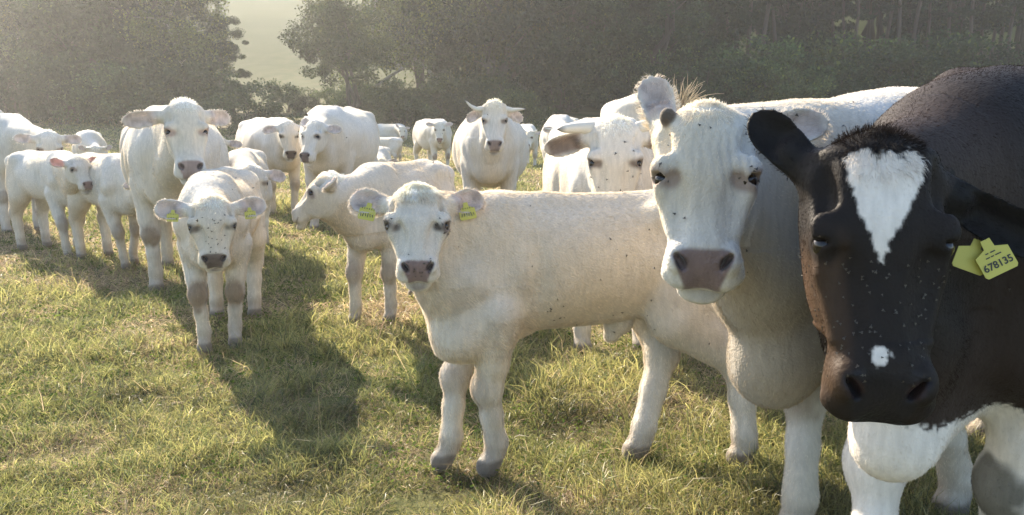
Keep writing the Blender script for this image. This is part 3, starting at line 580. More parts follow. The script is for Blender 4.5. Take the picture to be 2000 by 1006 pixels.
def grass():
    rg = np.random.default_rng(11)
    def band(y0, y1, n):
        y = y0 * (y1 / y0) ** rg.random(n); x = rg.uniform(-1, 1, n) * (.92 * y + 2.2); return x, y
    x, y = band(2.2, 46, 1300000)
    # loose tufts of longer arching blades
    nt_ = 4200; tx, ty = band(2.3, 26, nt_); tp = np.stack([tx, ty, np.zeros(nt_)], 1); kk = vnoise(tp + 50, 1.1) + rg.normal(0, .12, nt_) > .47; tx, ty = tx[kk], ty[kk]
    hp = np.array([h_[:2] for h_ in HOOFS]); ho = rg.uniform(0, 6.28, (len(hp), 5)); tx = np.concatenate([tx, (hp[:, :1] + .075 * np.cos(ho)).ravel()]); ty = np.concatenate([ty, (hp[:, 1:] + .065 * np.sin(ho) - .01).ravel()]); nt_ = len(tx)
    per = 34; taz = rg.uniform(0, 2 * np.pi, nt_ * per); tr = rg.random(nt_ * per) ** .7 * np.repeat(rg.uniform(.02, .07, nt_), per)
    n0 = len(x); x = np.concatenate([x, np.repeat(tx, per) + np.cos(taz) * tr]); y = np.concatenate([y, np.repeat(ty, per) + np.sin(taz) * tr]); n = len(x); tuft = np.arange(n) >= n0
    thr_ = np.zeros(n); thr_[n0:] = np.repeat(rg.random(nt_), per)
    p = np.stack([x, y, np.zeros(n)], 1)
    tus = vnoise(p, 5.5); pat = vnoise(p + 7, 1.25) * .6 + vnoise(p + 2, .45) * .4; st = vnoise(p + 13, 1.9) * .55 + vnoise(p + 21, .55) * .45; fine = vnoise(p + 4, 17)
    # tufts pull blades together
    c = np.round(x / .07 + .5 * np.sin(y * 9)) * .07; x = x + (c - x) * .35 * (tus > .45)
    z = ground_z(x, y)
    s = np.clip(y / 3.4, .8, None); straw = (st + rg.normal(0, .13, n)) > .475; straw = np.where(tuft, thr_ > .62, straw)
    bare = sstep(.22, .12, vnoise(p + 31, 1.6))
    L = (.034 + .10 * tus ** 1.5 + .06 * (pat > .55) * rg.random(n)) * rg.uniform(.5, 1.35, n) * (1 + .12 * (s - 1).clip(0, 3)) * (1 - .7 * bare)
    L = np.where(tuft, rg.uniform(.045, .12, n) * (.6 + .6 * thr_), L); tall = (rg.random(n) < .008) & ~tuft; L = np.where(tall, L * 2.0 + .05, L); stalk = tall | (rg.random(n) < .03)
    W = np.where(stalk | straw, .0018, .0034) * rg.uniform(.7, 1.4, n) * s ** .95
    az = rg.uniform(0, 2 * np.pi, n) + vnoise(p + 17, 2.2) * 3; az[n0:] = taz + rg.normal(0, .5, n - n0); lay = np.clip(rg.normal(.55, .3, n) + .55 * straw, .08, 1.5)
    d = np.stack([np.cos(az) * np.sin(lay), np.sin(az) * np.sin(lay), np.cos(lay)], 1)
    lay[n0:] = np.clip(rg.normal(.45, .28, n - n0), .05, 1.2); lay2 = np.clip(lay + rg.uniform(.2, 1.2, n) + .3 * straw, 0, 2.0); d2 = np.stack([np.cos(az) * np.sin(lay2), np.sin(az) * np.sin(lay2), np.cos(lay2)], 1)
    wv = np.cross(d, rg.normal(0, 1, (n, 3)) + np.array([0, .8, 0])); wv /= np.linalg.norm(wv, axis=1)[:, None]; wv *= (W * .5)[:, None]
    p0 = np.stack([x, y, z - .004], 1); p1 = p0 + d * (L * .55)[:, None]; p2 = p1 + d2 * (L * .5)[:, None]; p2[:, 2] = np.maximum(p2[:, 2], z + .004)
    g1, g2_, g3 = V(.21, .225, .08), V(.46, .42, .16), V(.115, .15, .06)
    t = np.clip(pat * 1.5 - .3 + rg.normal(0, .22, n), 0, 1)[:, None]; col = g1 * (1 - t) + g2_ * t
    k = (rg.random(n) < .2)[:, None]; col = np.where(k, g3, col)
    sc_ = V(.58, .46, .27) * rg.uniform(.55, 1.25, (n, 1)); pk = V(.42, .31, .22) * rg.uniform(.6, 1.2, (n, 1)); sc_ = np.where((rg.random(n) < .35)[:, None], pk, sc_)
    col = np.where((straw | stalk)[:, None], sc_, col) * rg.uniform(.7, 1.25, (n, 1))
    col = col * (.62 + .76 * fine[:, None]); col = np.where((tuft & ~straw)[:, None], col * (.8 + .5 * thr_[:, None]), col)
    for (gx, gy, gr) in [(*g2(570, 950), .17), (*g2(1130, 812), .20), (*g2(905, 938), .14), (*g2(1560, 985), .2), (*g2(230, 770), .16), (*g2(640, 800), .2)]:       # trodden muddy hollows
        k = np.exp(-(((x - gx) / 1.7) ** 2 + (y - gy) ** 2) / gr ** 2)[:, None]; col = col * (1 - .6 * k) ; p1[:, 2] -= k[:, 0] * .005; p2[:, 2] = np.maximum(p2[:, 2] - k[:, 0] * .015, z + .006)
    hv = np.stack([p0 - wv, p0 + wv, p1 + wv * .8, p1 - wv * .8, p2], 1).reshape(-1, 3); ix = np.arange(n)[:, None] * 5
    tag(mesh_from('grass', hv, [ix + np.array([0, 1, 2, 3]), ix + np.array([3, 2, 4])], M['grass'], smooth=False, col=np.repeat(np.clip(col, 0, 1), 5, 0)),
        'short sunlit pasture grass, green blades mixed with dry straw', 'grass', kind='stuff')
    # low broad-leaved ground cover (clover and yarrow leaves)
    n = 90000; x, y = band(2.2, 16, n); p = np.stack([x, y, np.zeros(n)], 1); k = vnoise(p + 40, 2.6) + rg.normal(0, .1, n) > .55; x, y = x[k], y[k]; n = len(x); z = ground_z(x, y) + rg.uniform(.01, .055, n)
    s = np.clip(y / 3.2, .8, None) ** .8 * .008 * rg.uniform(.6, 1.4, n); nrmv = np.stack([rg.normal(0, .5, n), rg.normal(0, .5, n), np.ones(n)], 1); nrmv /= np.linalg.norm(nrmv, axis=1)[:, None]
    a = np.cross(nrmv, rg.normal(0, 1, (n, 3))); a /= np.linalg.norm(a, axis=1)[:, None]; b = np.cross(nrmv, a); c0 = np.stack([x, y, z], 1)
    hv = np.stack([c0 - a * s[:, None], c0 + b * s[:, None] * .6, c0 + a * s[:, None], c0 - b * s[:, None] * .6], 1).reshape(-1, 3)
    col = np.where(rg.random((n, 1)) < .006, V(.5, .46, .2), V(.075, .13, .03) + V(.09, .09, .01) * rg.random((n, 1)))
    tag(mesh_from('clover', hv, np.arange(n)[:, None] * 4 + np.arange(4), M['clover'], smooth=False, col=np.repeat(col, 4, 0)), 'low clover and yarrow leaves scattered through the grass', 'ground cover', kind='stuff')

# ------------------------------------------------------------------ trees
M['bark'] = simple('bark', (.06, .048, .036), .9, bump=(9, .8, .05)); M['birch_bark'] = simple('birch_bark', (.34, .31, .27), .8, bump=(6, .6, .04)); M['pine_bark'] = simple('pine_bark', (.075, .055, .042), .9, bump=(8, .8, .05))
def make_tree(name, kind, H, R, seed, nleaf, leafs=.13, col=(.05, .075, .022), trunk_r=.16, bark='bark', base=.18, lean=0.0):
    rg = np.random.default_rng(seed); root = empty(name)
    tv, tf = [], []; off = 0
    def add(pts, rads, seg=6):
        nonlocal off
        v, f = tube_mesh(pts, rads, seg); tv.append(v); tf.append(f + off); off += len(v)
    stems = 1 if kind in ('pine', 'birch') else (3 if kind == 'multi' else (6 if kind == 'bush' else 2)); tips = []
    for s in range(stems):
        a = rg.uniform(0, 6.28); sp = 0 if stems == 1 else R * (.35 if kind != 'bush' else .5); top = V(math.cos(a) * sp + lean, math.sin(a) * sp, H * rg.uniform(.8, .95))
        n = 9; pts = [V(0.12 * s, 0, -.3) + (top - V(0, 0, -.3)) * t + V(*(rg.normal(0, .035 * H * (0.12 if kind == 'pine' else 1), 3) * V(1, 1, .2))) * (t > .05) for t in np.linspace(0, 1, n)]
        add(pts, np.linspace(trunk_r, trunk_r * .15, n), 8)
        nb = {'pine': 16, 'bush': 4}.get(kind, 13)
        for b in range(nb):
            t = rg.uniform(base if kind != 'pine' else .35, .95); i = t * (n - 1); q = pts[int(i)] + (pts[min(int(i) + 1, n - 1)] - pts[int(i)]) * (i % 1)
            a2 = rg.uniform(0, 6.28); ln = R * rg.uniform(.5, 1.0) * math.sin(math.pi * min(1, .25 + t * .75)) ** .5; up = rg.uniform(.1, .8) if kind != 'pine' else rg.uniform(-.15, .35)
            e = q + V(math.cos(a2) * ln, math.sin(a2) * ln, up * ln); md = (q + e) / 2 + V(0, 0, .12 * ln); add([q, md, e], [trunk_r * .3 * (1.1 - t), trunk_r * .16, trunk_r * .05], 5)
            tips += [e, (md + e) / 2, md]
    # foliage clumps round the limbs plus through the crown volume
    ncl = {'bush': 60, 'pine': 46}.get(kind, 120); cl = []
    for i in range(ncl):
        if rg.random() < .6 and tips: c = tips[rg.integers(len(tips))] + rg.normal(0, .12 * R, 3)
        else:
            th, ph = rg.uniform(0, 6.28), math.acos(rg.uniform(-1, 1)); r = rg.random() ** .4
            zz = H * (base + (1 - base) * (.5 + .5 * math.cos(ph) * r)); prof = math.sin(math.pi * np.clip((zz / H - base) / (1 - base) * .85 + .12, 0, 1)) ** .6
            c = V(math.cos(th) * R * r * prof + lean * zz / H, math.sin(th) * R * r * prof, zz)
        cl.append(c)
    cl = np.array(cl); rad = rg.uniform(.5, 1.2, ncl) * (.26 * R if kind != 'bush' else .3 * R); pk = rg.integers(0, ncl, nleaf)
    o = rg.normal(0, 1, (nleaf, 3)); o /= np.linalg.norm(o, axis=1)[:, None]; o *= (rg.random(nleaf) ** .5)[:, None] * rad[pk][:, None]; o[:, 2] *= .65 if kind != 'pine' else .3
    if kind == 'birch':                                    # hanging twigs
        st = rg.random(nleaf) < .75; strand = rg.integers(0, 14, nleaf); h = (np.sin(pk * 12.9898 + strand * 78.233) * 43758.5453) % 1; h2 = (np.sin(pk * 39.3 + strand * 11.13) * 24634.6345) % 1
        so_ = np.stack([(h - .5) * 1.6, (h2 - .5) * 1.6, np.zeros(nleaf)], 1) * rad[pk][:, None]; so_[:, 2] = -rg.random(nleaf) * (.8 + 1.6 * h); so_[:, :2] += rg.normal(0, .05, (nleaf, 2)); o = np.where(st[:, None], so_, o)
    c = cl[pk] + o; c[:, 2] = np.maximum(c[:, 2], .05)
    nv = rg.normal(0, 1, (nleaf, 3)); nv /= np.linalg.norm(nv, axis=1)[:, None]; a = np.cross(nv, rg.normal(0, 1, (nleaf, 3))); a /= np.linalg.norm(a, axis=1)[:, None]; b = np.cross(nv, a)
    s = (leafs * rg.uniform(.5, 1.3, nleaf))[:, None]; wv = .55 if kind != 'pine' else .22
    hv = np.stack([c - a * s, c + b * s * wv, c + a * s, c - b * s * wv], 1).reshape(-1, 3)
    cc = np.asarray(col) * rg.uniform(.6, 1.35, (nleaf, 1)) * (.75 + .5 * rg.random(ncl)[pk][:, None]) * np.where(rg.random((nleaf, 1)) < .08, V(1.9, 1.6, 1.0), V(1, 1, 1))
    mesh_from('trunk', np.vstack(tv), np.vstack(tf), M[bark], root); mesh_from('crown', hv, np.arange(nleaf)[:, None] * 4 + np.arange(4), M['leaf'], root, smooth=False, col=np.repeat(cc, 4, 0))
    return root
def copy_thing(root):
    r = root.copy(); sc.collection.objects.link(r)
    for ch in list(root.children):
        c = ch.copy(); sc.collection.objects.link(c); c.parent = r
    return r
KIND = {}
def plant(kind, px, Y, scale=1.0, rot=None, label='', cat='tree', group=None, sx=1.0):
    name, args = PROT[kind]
    if kind not in KIND: KIND[kind] = make_tree(name, **args); r = KIND[kind]
    else: r = copy_thing(KIND[kind])
    x = (px - 1000) / FPX * Y; r.location = (x, Y, float(ground_z(x, Y)) - .05); r.scale = (scale * sx, scale * sx, scale); r.rotation_euler = (0, 0, rng.uniform(0, 6.28) if rot is None else rot)
    for k in ('label', 'category', 'group'):
        if k in r: del r[k]
    tag(r, label, cat, group); return r
PROT = dict(
    oak=('broadleaf_tree', dict(kind='multi', H=13, R=4.6, seed=1, nleaf=40000, leafs=.12, col=(.032, .055, .018), trunk_r=.26, base=.10)),
    alder=('broadleaf_tree', dict(kind='broad', H=14, R=3.6, seed=2, nleaf=38000, leafs=.105, col=(.036, .060, .020), trunk_r=.22, base=.12)),
    birch=('birch_tree', dict(kind='birch', H=14, R=3.0, seed=3, nleaf=30000, leafs=.085, col=(.10, .13, .028), trunk_r=.15, bark='birch_bark', base=.16)),
    willow=('willow_tree', dict(kind='multi', H=8.5, R=3.4, seed=8, nleaf=24000, leafs=.09, col=(.05, .080, .026), trunk_r=.17, base=.36, lean=-.8)),
    pine=('pine_tree', dict(kind='pine', H=17, R=2.6, seed=5, nleaf=16000, leafs=.16, col=(.024, .048, .022), trunk_r=.15, bark='pine_bark', base=.30)),
    spruce=('spruce_tree', dict(kind='broad', H=15, R=2.8, seed=6, nleaf=34000, leafs=.13, col=(.024, .048, .022), trunk_r=.2, base=.05)),
    bush=('bush', dict(kind='bush', H=2.3, R=1.6, seed=7, nleaf=8000, leafs=.065, col=(.034, .058, .022), trunk_r=.04, base=.05)),
    shrub=('bush', dict(kind='bush', H=2.6, R=1.9, seed=9, nleaf=8000, leafs=.075, col=(.058, .088, .030), trunk_r=.04, base=.05)))
rgt = np.random.default_rng(5)
ORD = ['leftmost'] + [w_ for w_ in 'second third fourth fifth sixth seventh eighth ninth tenth eleventh twelfth'.split()]
def row(kinds, x0, x1, n, Y0, Y1, s0, s1, label, cat='tree', group=None):
    made = []
    for i in range(n):
        px = x0 + (x1 - x0) * (i + .5 + rgt.uniform(-.3, .3)) / n
        made.append((px, plant(kinds[rgt.integers(len(kinds))], px, rgt.uniform(Y0, Y1), rgt.uniform(s0, s1), label=label, cat=cat, group=group)))
    if n <= 12:                                            # tell them apart by their place in the row
        for j, (px, o) in enumerate(sorted(made, key=lambda q: q[0])):
            o['label'] = label + ', ' + ('leftmost' if j == 0 else ORD[j] + ' from the left' if j < n - 1 else 'rightmost')
# left wood
row(['oak', 'alder'], 140, 320, 4, 45, 49, .85, 1.05, 'front row tree of the hazy left clump', group='trees of the left clump')
row(['oak', 'alder'], 120, 330, 4, 54, 60, .95, 1.15, 'back row tree of the hazy left clump', group='trees of the left clump')
row(['oak', 'alder', 'birch'], -560, -70, 7, 50, 58, .85, 1.1, 'tree past the left edge of the photo', group='trees past the left edge')
row(['birch', 'alder'], -60, 130, 4, 50, 62, .8, 1.0, 'airy sunlit tree in the far left haze', group='trees in the haze at the far left')
plant('birch', 368, 46, .92, label='birch with hanging twigs closing the left clump, beside the open hillside', cat='birch')
plant('alder', 455, 50, .42, label='low leafy tree at the right foot of the left clump', cat='tree')
plant('bush', 468, 38, 1.12, label='round grey-green bush in front of the left clump, below the open hillside', cat='bush', sx=1.0)
row(['bush', 'shrub'], -30, 420, 9, 42, 46, .9, 1.5, 'low bush under the left clump', 'bush', 'bushes at the foot of the left clump')
row(['bush', 'shrub'], 545, 690, 3, 46, 50, .5, .8, 'small bush below the open hillside', 'bush', 'small bushes at the foot of the hillside')
# middle
plant('willow', 697, 41, .78, rot=0.0, label='leaning round-crowned willow with bare branching stems, right of the open hillside', cat='willow')
plant('birch', 735, 47, 1.0, label='tall birch with yellow sunlit hanging twigs above the leaning willow', cat='birch')
row(['birch', 'oak', 'alder', 'birch'], 800, 1030, 5, 46, 52, 1.0, 1.15, 'front tree of the middle wood', group='trees behind the middle of the herd')
row(['oak', 'alder'], 840, 1080, 5, 56, 62, 1.1, 1.4, 'back tree of the middle wood', group='trees behind the middle of the herd')
row(['shrub', 'bush'], 690, 1030, 11, 40, 47, .6, 1.2, 'green bush under the middle wood', 'bush', 'bushes under the middle trees')
# right: pines over a belt of bushes
row(['oak', 'alder', 'spruce'], 1020, 1360, 6, 50, 56, .95, 1.15, 'dark green tree behind the thick-horned cow', group='dark trees right of the middle')
row(['spruce', 'alder'], 1350, 1720, 8, 70, 84, 1.2, 1.45, 'dark tree far behind the pines above the big cream cow', group='dark trees behind the pines')
row(['spruce', 'alder'], 1720, 2400, 12, 70, 84, 1.2, 1.45, 'dark tree far behind the pines above the black cow', group='dark trees behind the pines')
row(['spruce', 'oak'], 1080, 1900, 9, 62, 72, 1.2, 1.4, 'shaded tree among the pine trunks', group='shaded trees among the pines')
for a_, b_, w_ in ((1400, 1640, 'above the back of the big cream cow'), (1640, 1860, 'above the hump of the black cow'), (1860, 2080, 'at the right edge of the photo'), (2080, 2300, 'just past the right edge of the photo')):
    row(['pine'], a_, b_, 11, 54, 70, .9, 1.15, 'bare-trunked pine ' + w_, 'pine', 'pines of the right wood')
for a_, b_, w_ in ((1040, 1320, 'above the thick-horned cow'), (1320, 1640, 'above the big cream cow'), (1640, 1940, 'above the black cow'), (1940, 2250, 'at the right edge')):
    row(['bush', 'shrub', 'bush'], a_, b_, 8, 46, 55, 1.1, 1.8, 'dull green bush ' + w_, 'bush', 'bushes in front of the right wood')
plant('shrub', 1545, 44, 1.15, label='pale green rounded bush standing out in front of the pine trunks', cat='bush')

# ------------------------------------------------------------------ haze
m, nt, out = mat('haze'); pv = node(nt, 'ShaderNodeVolumePrincipled', Density=.0013, Anisotropy=.56); pv.inputs['Color'].default_value = (.97, .97, .97, 1); nt.links.new(pv.outputs[0], out.inputs['Volume'])
hx = [-300, 300]; hy = [-12, 140]; hz = [-1.6, 42]
hv = [(x, y, z) for z in hz for y in hy for x in hx]
tag(mesh_from('haze', hv, np.array([[0, 2, 3, 1], [4, 5, 7, 6], [0, 1, 5, 4], [2, 6, 7, 3], [0, 4, 6, 2], [1, 3, 7, 5]]), m, smooth=False), 'thin sunlit evening haze', 'haze', kind='stuff')
# ------------------------------------------------------------------ the herd
def root_for(az, px, py, size=1.0, calf=False):
    """body centre such that the front hooves stand at the ground point seen at (px, py)"""
    g = G(px, py); a = math.radians(az); f = V(math.sin(a), -math.cos(a)); return g[:2] - f * (.42 if calf else .58) * size
def g2(px, py): return G(px, py)[:2]
def yq(Y): return 503 + FPX * 0 + FPX * math.tan(math.atan2(CAMZ, Y) - PITCH)        # photo row of the ground at distance Y
HERD = {}
def holstein(vs, nn, col, hl, c):
    ht, hs, hn, inh, n1, n2, n3, z = c['ht'], c['hs'], c['hn'], c['inh'], c['n1'], c['n2'], c['n3'], c['z']
    col = np.tile(V(.014, .011, .010), (len(vs), 1)); br = sstep(.25, .75, n3) * .35 + .45 * sstep(0, -1, vs[:, 0:1])
    br = br * (1 - inh[:, None] * .8); col = col * (1 - br) + V(.075, .048, .036) * br
    side = (sstep(-.055, -.085, hs + .03 * (n1[:, 0] - .5)) * inh * sstep(.30, .45, ht) * sstep(.98, .85, ht))[:, None] * .7; col = col * (1 - side) + V(.065, .038, .022) * side  # sunlit brown on one side of the face, painted into the coat
    jw = (inh * sstep(-.03, -.07, hn) * sstep(.3, .5, ht) * sstep(1.0, .8, ht))[:, None] * .6; col = col * (1 - jw) + V(.075, .042, .024) * jw  # the same sunlit brown painted along cheek and jaw
    fj = vnoise(vs, 110) - .5; w = np.interp(ht, [.03, .105, .17, .24, .31, .36, .41, .45], [.070, .068, .061, .049, .034, .019, .010, .002]); jag = .007 * (n2[:, 0] - .5) + .010 * fj
    m = sstep(.003, -.003, np.abs(hs + .002 + .010 * sstep(.1, .4, ht)) - w + jag) * (ht < .455) * sstep(.068, .08, ht + .05 * fj) * (hn > .0) * inh
    m = np.maximum(m, sstep(.017, .012, np.sqrt((hs + .012) ** 2 + ((ht - .765) * .45) ** 2) + .012 * fj) * (hn > 0) * inh)
    legs = (1 - inh) * sstep(.565, .55, z[:, 0] + .06 * (n2[:, 0] - .5) + .04 * (fj) + .05 * (n1[:, 0] - .5)) * (vs[:, 0] > -5)
    br2 = (1 - inh) * sstep(.775, .76, z[:, 0] + .06 * (n1[:, 0] - .5) + .03 * fj + .6 * np.maximum(np.abs(vs[:, 1]) - .05, 0)) * sstep(.48, .50, vs[:, 0] + .05 * (n1[:, 0] - .5))
    m = np.maximum(m, np.maximum(legs, br2))[:, None]; col = col * (1 - m) + V(.74, .68, .62) * m
    for i in (0,):
        kn = c['knees'][i]; d = np.linalg.norm((vs - kn - V(.05, 0, 0)) / V(1, 1, 1.35), axis=1)[:, None]; k = sstep(.085, .060, d + .03 * (n2 - .5)); col = col * (1 - k) + V(.17, .155, .13) * k
    return col, np.where(inh, hl * .9, hl)

FULL = True
k_ = 1.0
# -- the two big heads on the right
HERD['black'] = cow('cow', 'black and white cow with a white forehead triangle, nearest on the right', (root_for(-60, 1815, yq(2.02), 1.06)), -60,
    (P(1712, 272, 1.60), -7, 16, 0), size=1.06, hs=1.05, fat=.95, res=(.013, .0055), hairs=150000, hw=.0009, orbit=.6, hlen=1.06, et=.02, hairk=.8, chin=0, dark=holstein, pad=(.018, .016, .018), rim=(.01, .008, .008),
    earsz=.76, ears=((-30, 4, 10, 1.5), (50, 12, 20, .98)), dewlap=.55, eyeopen=.3, tags=((1, .47, None, -20, .052, .008), (1, .51, '678135', 28, .046, .022),), feet=dict(fl=g2(1925, yq(2.05)), fr=g2(1690, yq(1.98))), brisket=P(1745, 862, 1.80), tuft=.9, neckk=1.05)
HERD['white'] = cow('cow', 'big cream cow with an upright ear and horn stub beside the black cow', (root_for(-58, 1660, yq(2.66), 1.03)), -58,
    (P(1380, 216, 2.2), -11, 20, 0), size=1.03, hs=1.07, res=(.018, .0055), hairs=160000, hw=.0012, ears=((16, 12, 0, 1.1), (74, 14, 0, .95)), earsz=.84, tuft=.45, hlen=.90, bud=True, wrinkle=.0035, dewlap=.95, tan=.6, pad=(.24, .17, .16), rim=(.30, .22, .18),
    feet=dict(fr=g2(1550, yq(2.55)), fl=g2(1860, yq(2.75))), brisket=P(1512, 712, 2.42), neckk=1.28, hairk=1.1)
# -- calves in the foreground
HERD['calfA'] = cow('calf', 'tagged cream bull calf standing side-on in front, head turned to the camera', (.30, 3.27), -74,
    (P(815, 376, 2.9), 5, 24, 0), calf=True, size=1.03, hlen=.96, res=(.015, .0055), hairs=210000, hw=.0011, tags=((1, .42, 'x', 12), (-1, .42, 'x', -14)), ears=((14, 15), (14, 12)), earsz=.92, sheath=True,
    feet=dict(fl=g2(962, 912), fr=g2(872, 900), hl=g2(1452, 895), hr=g2(1248, 882)), hairk=1.05, brisket=P(893, 652, 3.02), knee=.35, pad=(.25, .175, .165), rim=(.07, .045, .04), neckk=1.1, eyeopen=1.2)
HERD['calfB'] = cow('calf', 'white calf walking towards the camera with lowered head and yellow ear tags', root_for(12, 430, 674, 1, True), 12,
    (P(412, 390, 4.5), 19, 14, 0), calf=True, hs=1.13, res=(.018, .008), hairs=70000, hw=.002, tags=((1, .42, 'x', 5), (-1, .42, 'x', -5)), ears=((4, 5), (4, 5)), pad=(.13, .10, .085),
    feet=dict(fl=g2(460, 668), fr=g2(400, 680)), fat=1.08, knee=.95, rim=(.06, .05, .045))
HERD['bigL'] = cow('cow', 'large cream cow with a tufted poll and drooping ears behind the walking calf', root_for(17, 350, 562, 1.05), 17,
    (P(358, 202, 5.9), 27, 24, 0), size=1.05, hs=1.14, fat=1.12, res=(.022, .010), hairs=70000, hw=.0024, ears=((2, 20, 20, .85), (-6, 5, 30, 1.15)), feet=dict(fr=g2(306, 562), fl=g2(405, 560)), pad=(.36, .26, .22), rim=(.34, .24, .2), tuft=1.3, neckk=1.1, knee=.9)
HERD['calfC'] = cow('calf', 'white calf peering over the right shoulder of the tagged walking calf', root_for(14, 482, 505, 1.02, True), 14,
    (P(490, 326, 7.5), 26, 20, 0), calf=True, hs=1.22, size=1.02, res=(.024, .011), hairs=20000, hw=.003, ears=((-12, 5), (0, 5)))
HERD['calfD'] = cow('calf', 'white calf with its head hidden behind the big tufted cow', root_for(46, 250, 519, 1.0, True), 46,
    (P(300, 345, 7.3), 40, 45, 0), calf=True, hs=1.0, res=(.024, .014), hairs=20000, hw=.003, feet=dict(fr=g2(245, 521), fl=g2(262, 512)))
HERD['calfE'] = cow('calf', 'white calf with one pink ear walking right at the left of the herd', root_for(54, 142, 495, 1.0, True), 54,
    (P(149, 308, 7.75), 58, 30, 0), calf=True, hs=1.0, res=(.024, .011), hairs=20000, hw=.003, ears=((10, 5), (5, -5)), feet=dict(fr=g2(133, 501), fl=g2(152, 487)), earcol=(.62, .26, .18))
HERD['cowF'] = cow('cow', 'cream cow at the far left edge looking over the back of the pink-eared calf', root_for(54, 45, 450, 1.03), 54,
    (P(93, 258, 9.4), 33, 15, 0), size=1.03, hs=1.06, res=(.03, .014), hairs=16000, hw=.004, ears=((-2, 5, 10), (4, 5, 10)))
HERD['cowX'] = cow('cow', 'pale cow cut off by the left edge of the photo, only its rump showing', (-8.3, 12.0), -95,
    ((-9.6, 11.6, 1.2), -80, 30, 0), size=1.12, hs=1.06, res=(.034, .03), hairs=6000, hw=.005)
HERD['cowG'] = cow('cow', 'small cream cow with short dark-tipped horns and head down behind the pink-eared calf', root_for(27, 183, yq(15.6), .84), 27,
    (P(186, 286, 15.1), 27, 0, 0), size=.84, hs=.95, res=(.036, .018), hairs=8000, hw=.006, horns=[dict(pts=[(0, 0, 0), (.10, 0, .0), (.15, .02, .05)], r=.026)] * 2)
HERD['cowH'] = cow('cow', 'cream cow hidden behind the big tufted cow, one ear and its back showing', root_for(60, 385, yq(11.8), .96), 60,
    (P(424, 268, 11.2), 22, 20, 0), size=.96, hs=1.0, res=(.034, .014), hairs=9000, hw=.005, ears=((-10, 0), (0, 0)))
HERD['cowI'] = cow('cow', 'cream cow with dark rimmed eyes half hidden by the broad cow looking down left', root_for(34, 555, 419, 1.0), 34,
    (P(562, 238, 11.4), 24, 16, 0), size=1.0, hs=1.05, fat=1.05, res=(.032, .013), hairs=12000, hw=.0045, ears=((-4, 5), (-10, 10)), feet=dict(fr=g2(534, 419), fl=g2(577, 419)), pad=(.14, .10, .08), rim=(.10, .08, .06))
HERD['cowJ'] = cow('cow', 'broad-bellied cream cow looking down to the left above the profile calf', root_for(-4, 645, yq(10.5), 1.10), -4,
    (P(618, 236, 9.9), -28, 26, 0), size=1.10, hs=1.08, fat=1.18, res=(.030, .012), hairs=16000, hw=.004, ears=((-4, 10), (30, 10)), pad=(.13, .09, .08), rim=(.12, .09, .08))
HERD['calfK'] = cow('calf', 'white calf in profile facing left, standing behind the side-on bull calf', root_for(-20, 735, 624, 1.02, True), -20,
    (P(651, 346, 5.15), -84, 46, 0), calf=True, size=1.02, hs=1.10, res=(.02, .008), hairs=60000, hw=.002, ears=((14, -5, 0, .9), (10, 10)), feet=dict(fr=g2(693, 628), fl=g2(762, 624)), pad=(.20, .14, .13), rim=(.2, .14, .12), eyeopen=1.2)
HERD['cowN'] = cow('cow', 'horned cream cow standing square to the camera in the middle of the herd', root_for(0, 957, yq(9.1), 1.07), 0,
    (P(966, 199, 8.5), 1, 17, 0), size=1.07, hs=1.04, fat=1.14, res=(.028, .011), hairs=24000, hw=.0035, ears=((-22, 30), (-22, 30)), pad=(.27, .21, .19), rim=(.16, .12, .10), tuft=1.2,
    horns=[dict(pts=[(.02, -.02, -.03), (.11, -.01, -.05), (.17, .02, -.05), (.235, .05, -.055)], r=.032), dict(pts=[(.02, -.02, -.03), (.11, -.01, -.04), (.17, .0, -.005), (.22, .02, .045)], r=.032)])
HERD['cowO'] = cow('cow', 'distant cream cow facing the camera, right of the far horned cow', root_for(28, 862, 338, 1.0), 28,
    (P(858, 238, 20.6), 5, 15, 0), size=1.0, hs=1.05, res=(.04, .018), hairs=6000, hw=.008, ears=((6, 0), (6, 0)), rim=(.14, .1, .08), knee=.9)
HERD['cowP'] = cow('cow', 'farthest pale cow standing side-on by the trees with upright ears', root_for(64, 782, 303, .88), 64,
    (P(785, 247, 31.5), 14, 20, 0), size=.88, hs=.95, res=(.05, .024), hairs=3000, hw=.012, ears=((5, 0), (50, 0)))
HERD['calfR'] = cow('calf', 'distant pale calf grazing with its back turned, behind the head-down calf', root_for(-115, 735, yq(24.5), .85, True), -115,
    (P(728, 292, 24.0), -100, 10, 0), calf=True, size=.85, res=(.045, .024), hairs=2000, hw=.010)
HERD['calfQ'] = cow('calf', 'small distant calf with its head down, just above the back of the profile calf', root_for(9, 745, yq(13.8), .88, True), 9,
    (P(745, 311, 13.3), 9, 5, 0), calf=True, size=.88, hs=1.02, res=(.034, .014), hairs=6000, hw=.006, ears=((2, 0), (-15, 0)))
HERD['cowS'] = cow('cow', 'cream cow with thin dark-tipped horns behind the one with the thick blunt horn', root_for(-8, 1092, 389, 1.04), -8,
    (P(1098, 245, 13.6), -8, 14, 0), size=1.04, hs=1.0, fat=1.05, res=(.034, .014), hairs=10000, hw=.005, ears=((0, 5), (2, 5)), pad=(.2, .15, .12), rim=(.12, .09, .07), knee=.9,
    feet=dict(fr=g2(1076, 389), fl=g2(1112, 389)), horns=[dict(pts=[(.02, 0, 0), (.12, .0, -.04), (.2, .03, -.03), (.24, .04, .02)], r=.024)] * 2)
HERD['cowT'] = cow('cow', 'distant horned cow mostly hidden right of the square-standing horned cow', root_for(10, 1034, yq(23), 1.0), 10,
    (P(1036, 256, 22.3), -30, 20, 0), size=.9, hs=.95, res=(.045, .02), hairs=3000, hw=.009, horns=[dict(pts=[(0, 0, 0), (.12, 0, .03), (.16, .02, .08)], r=.026)] * 2)
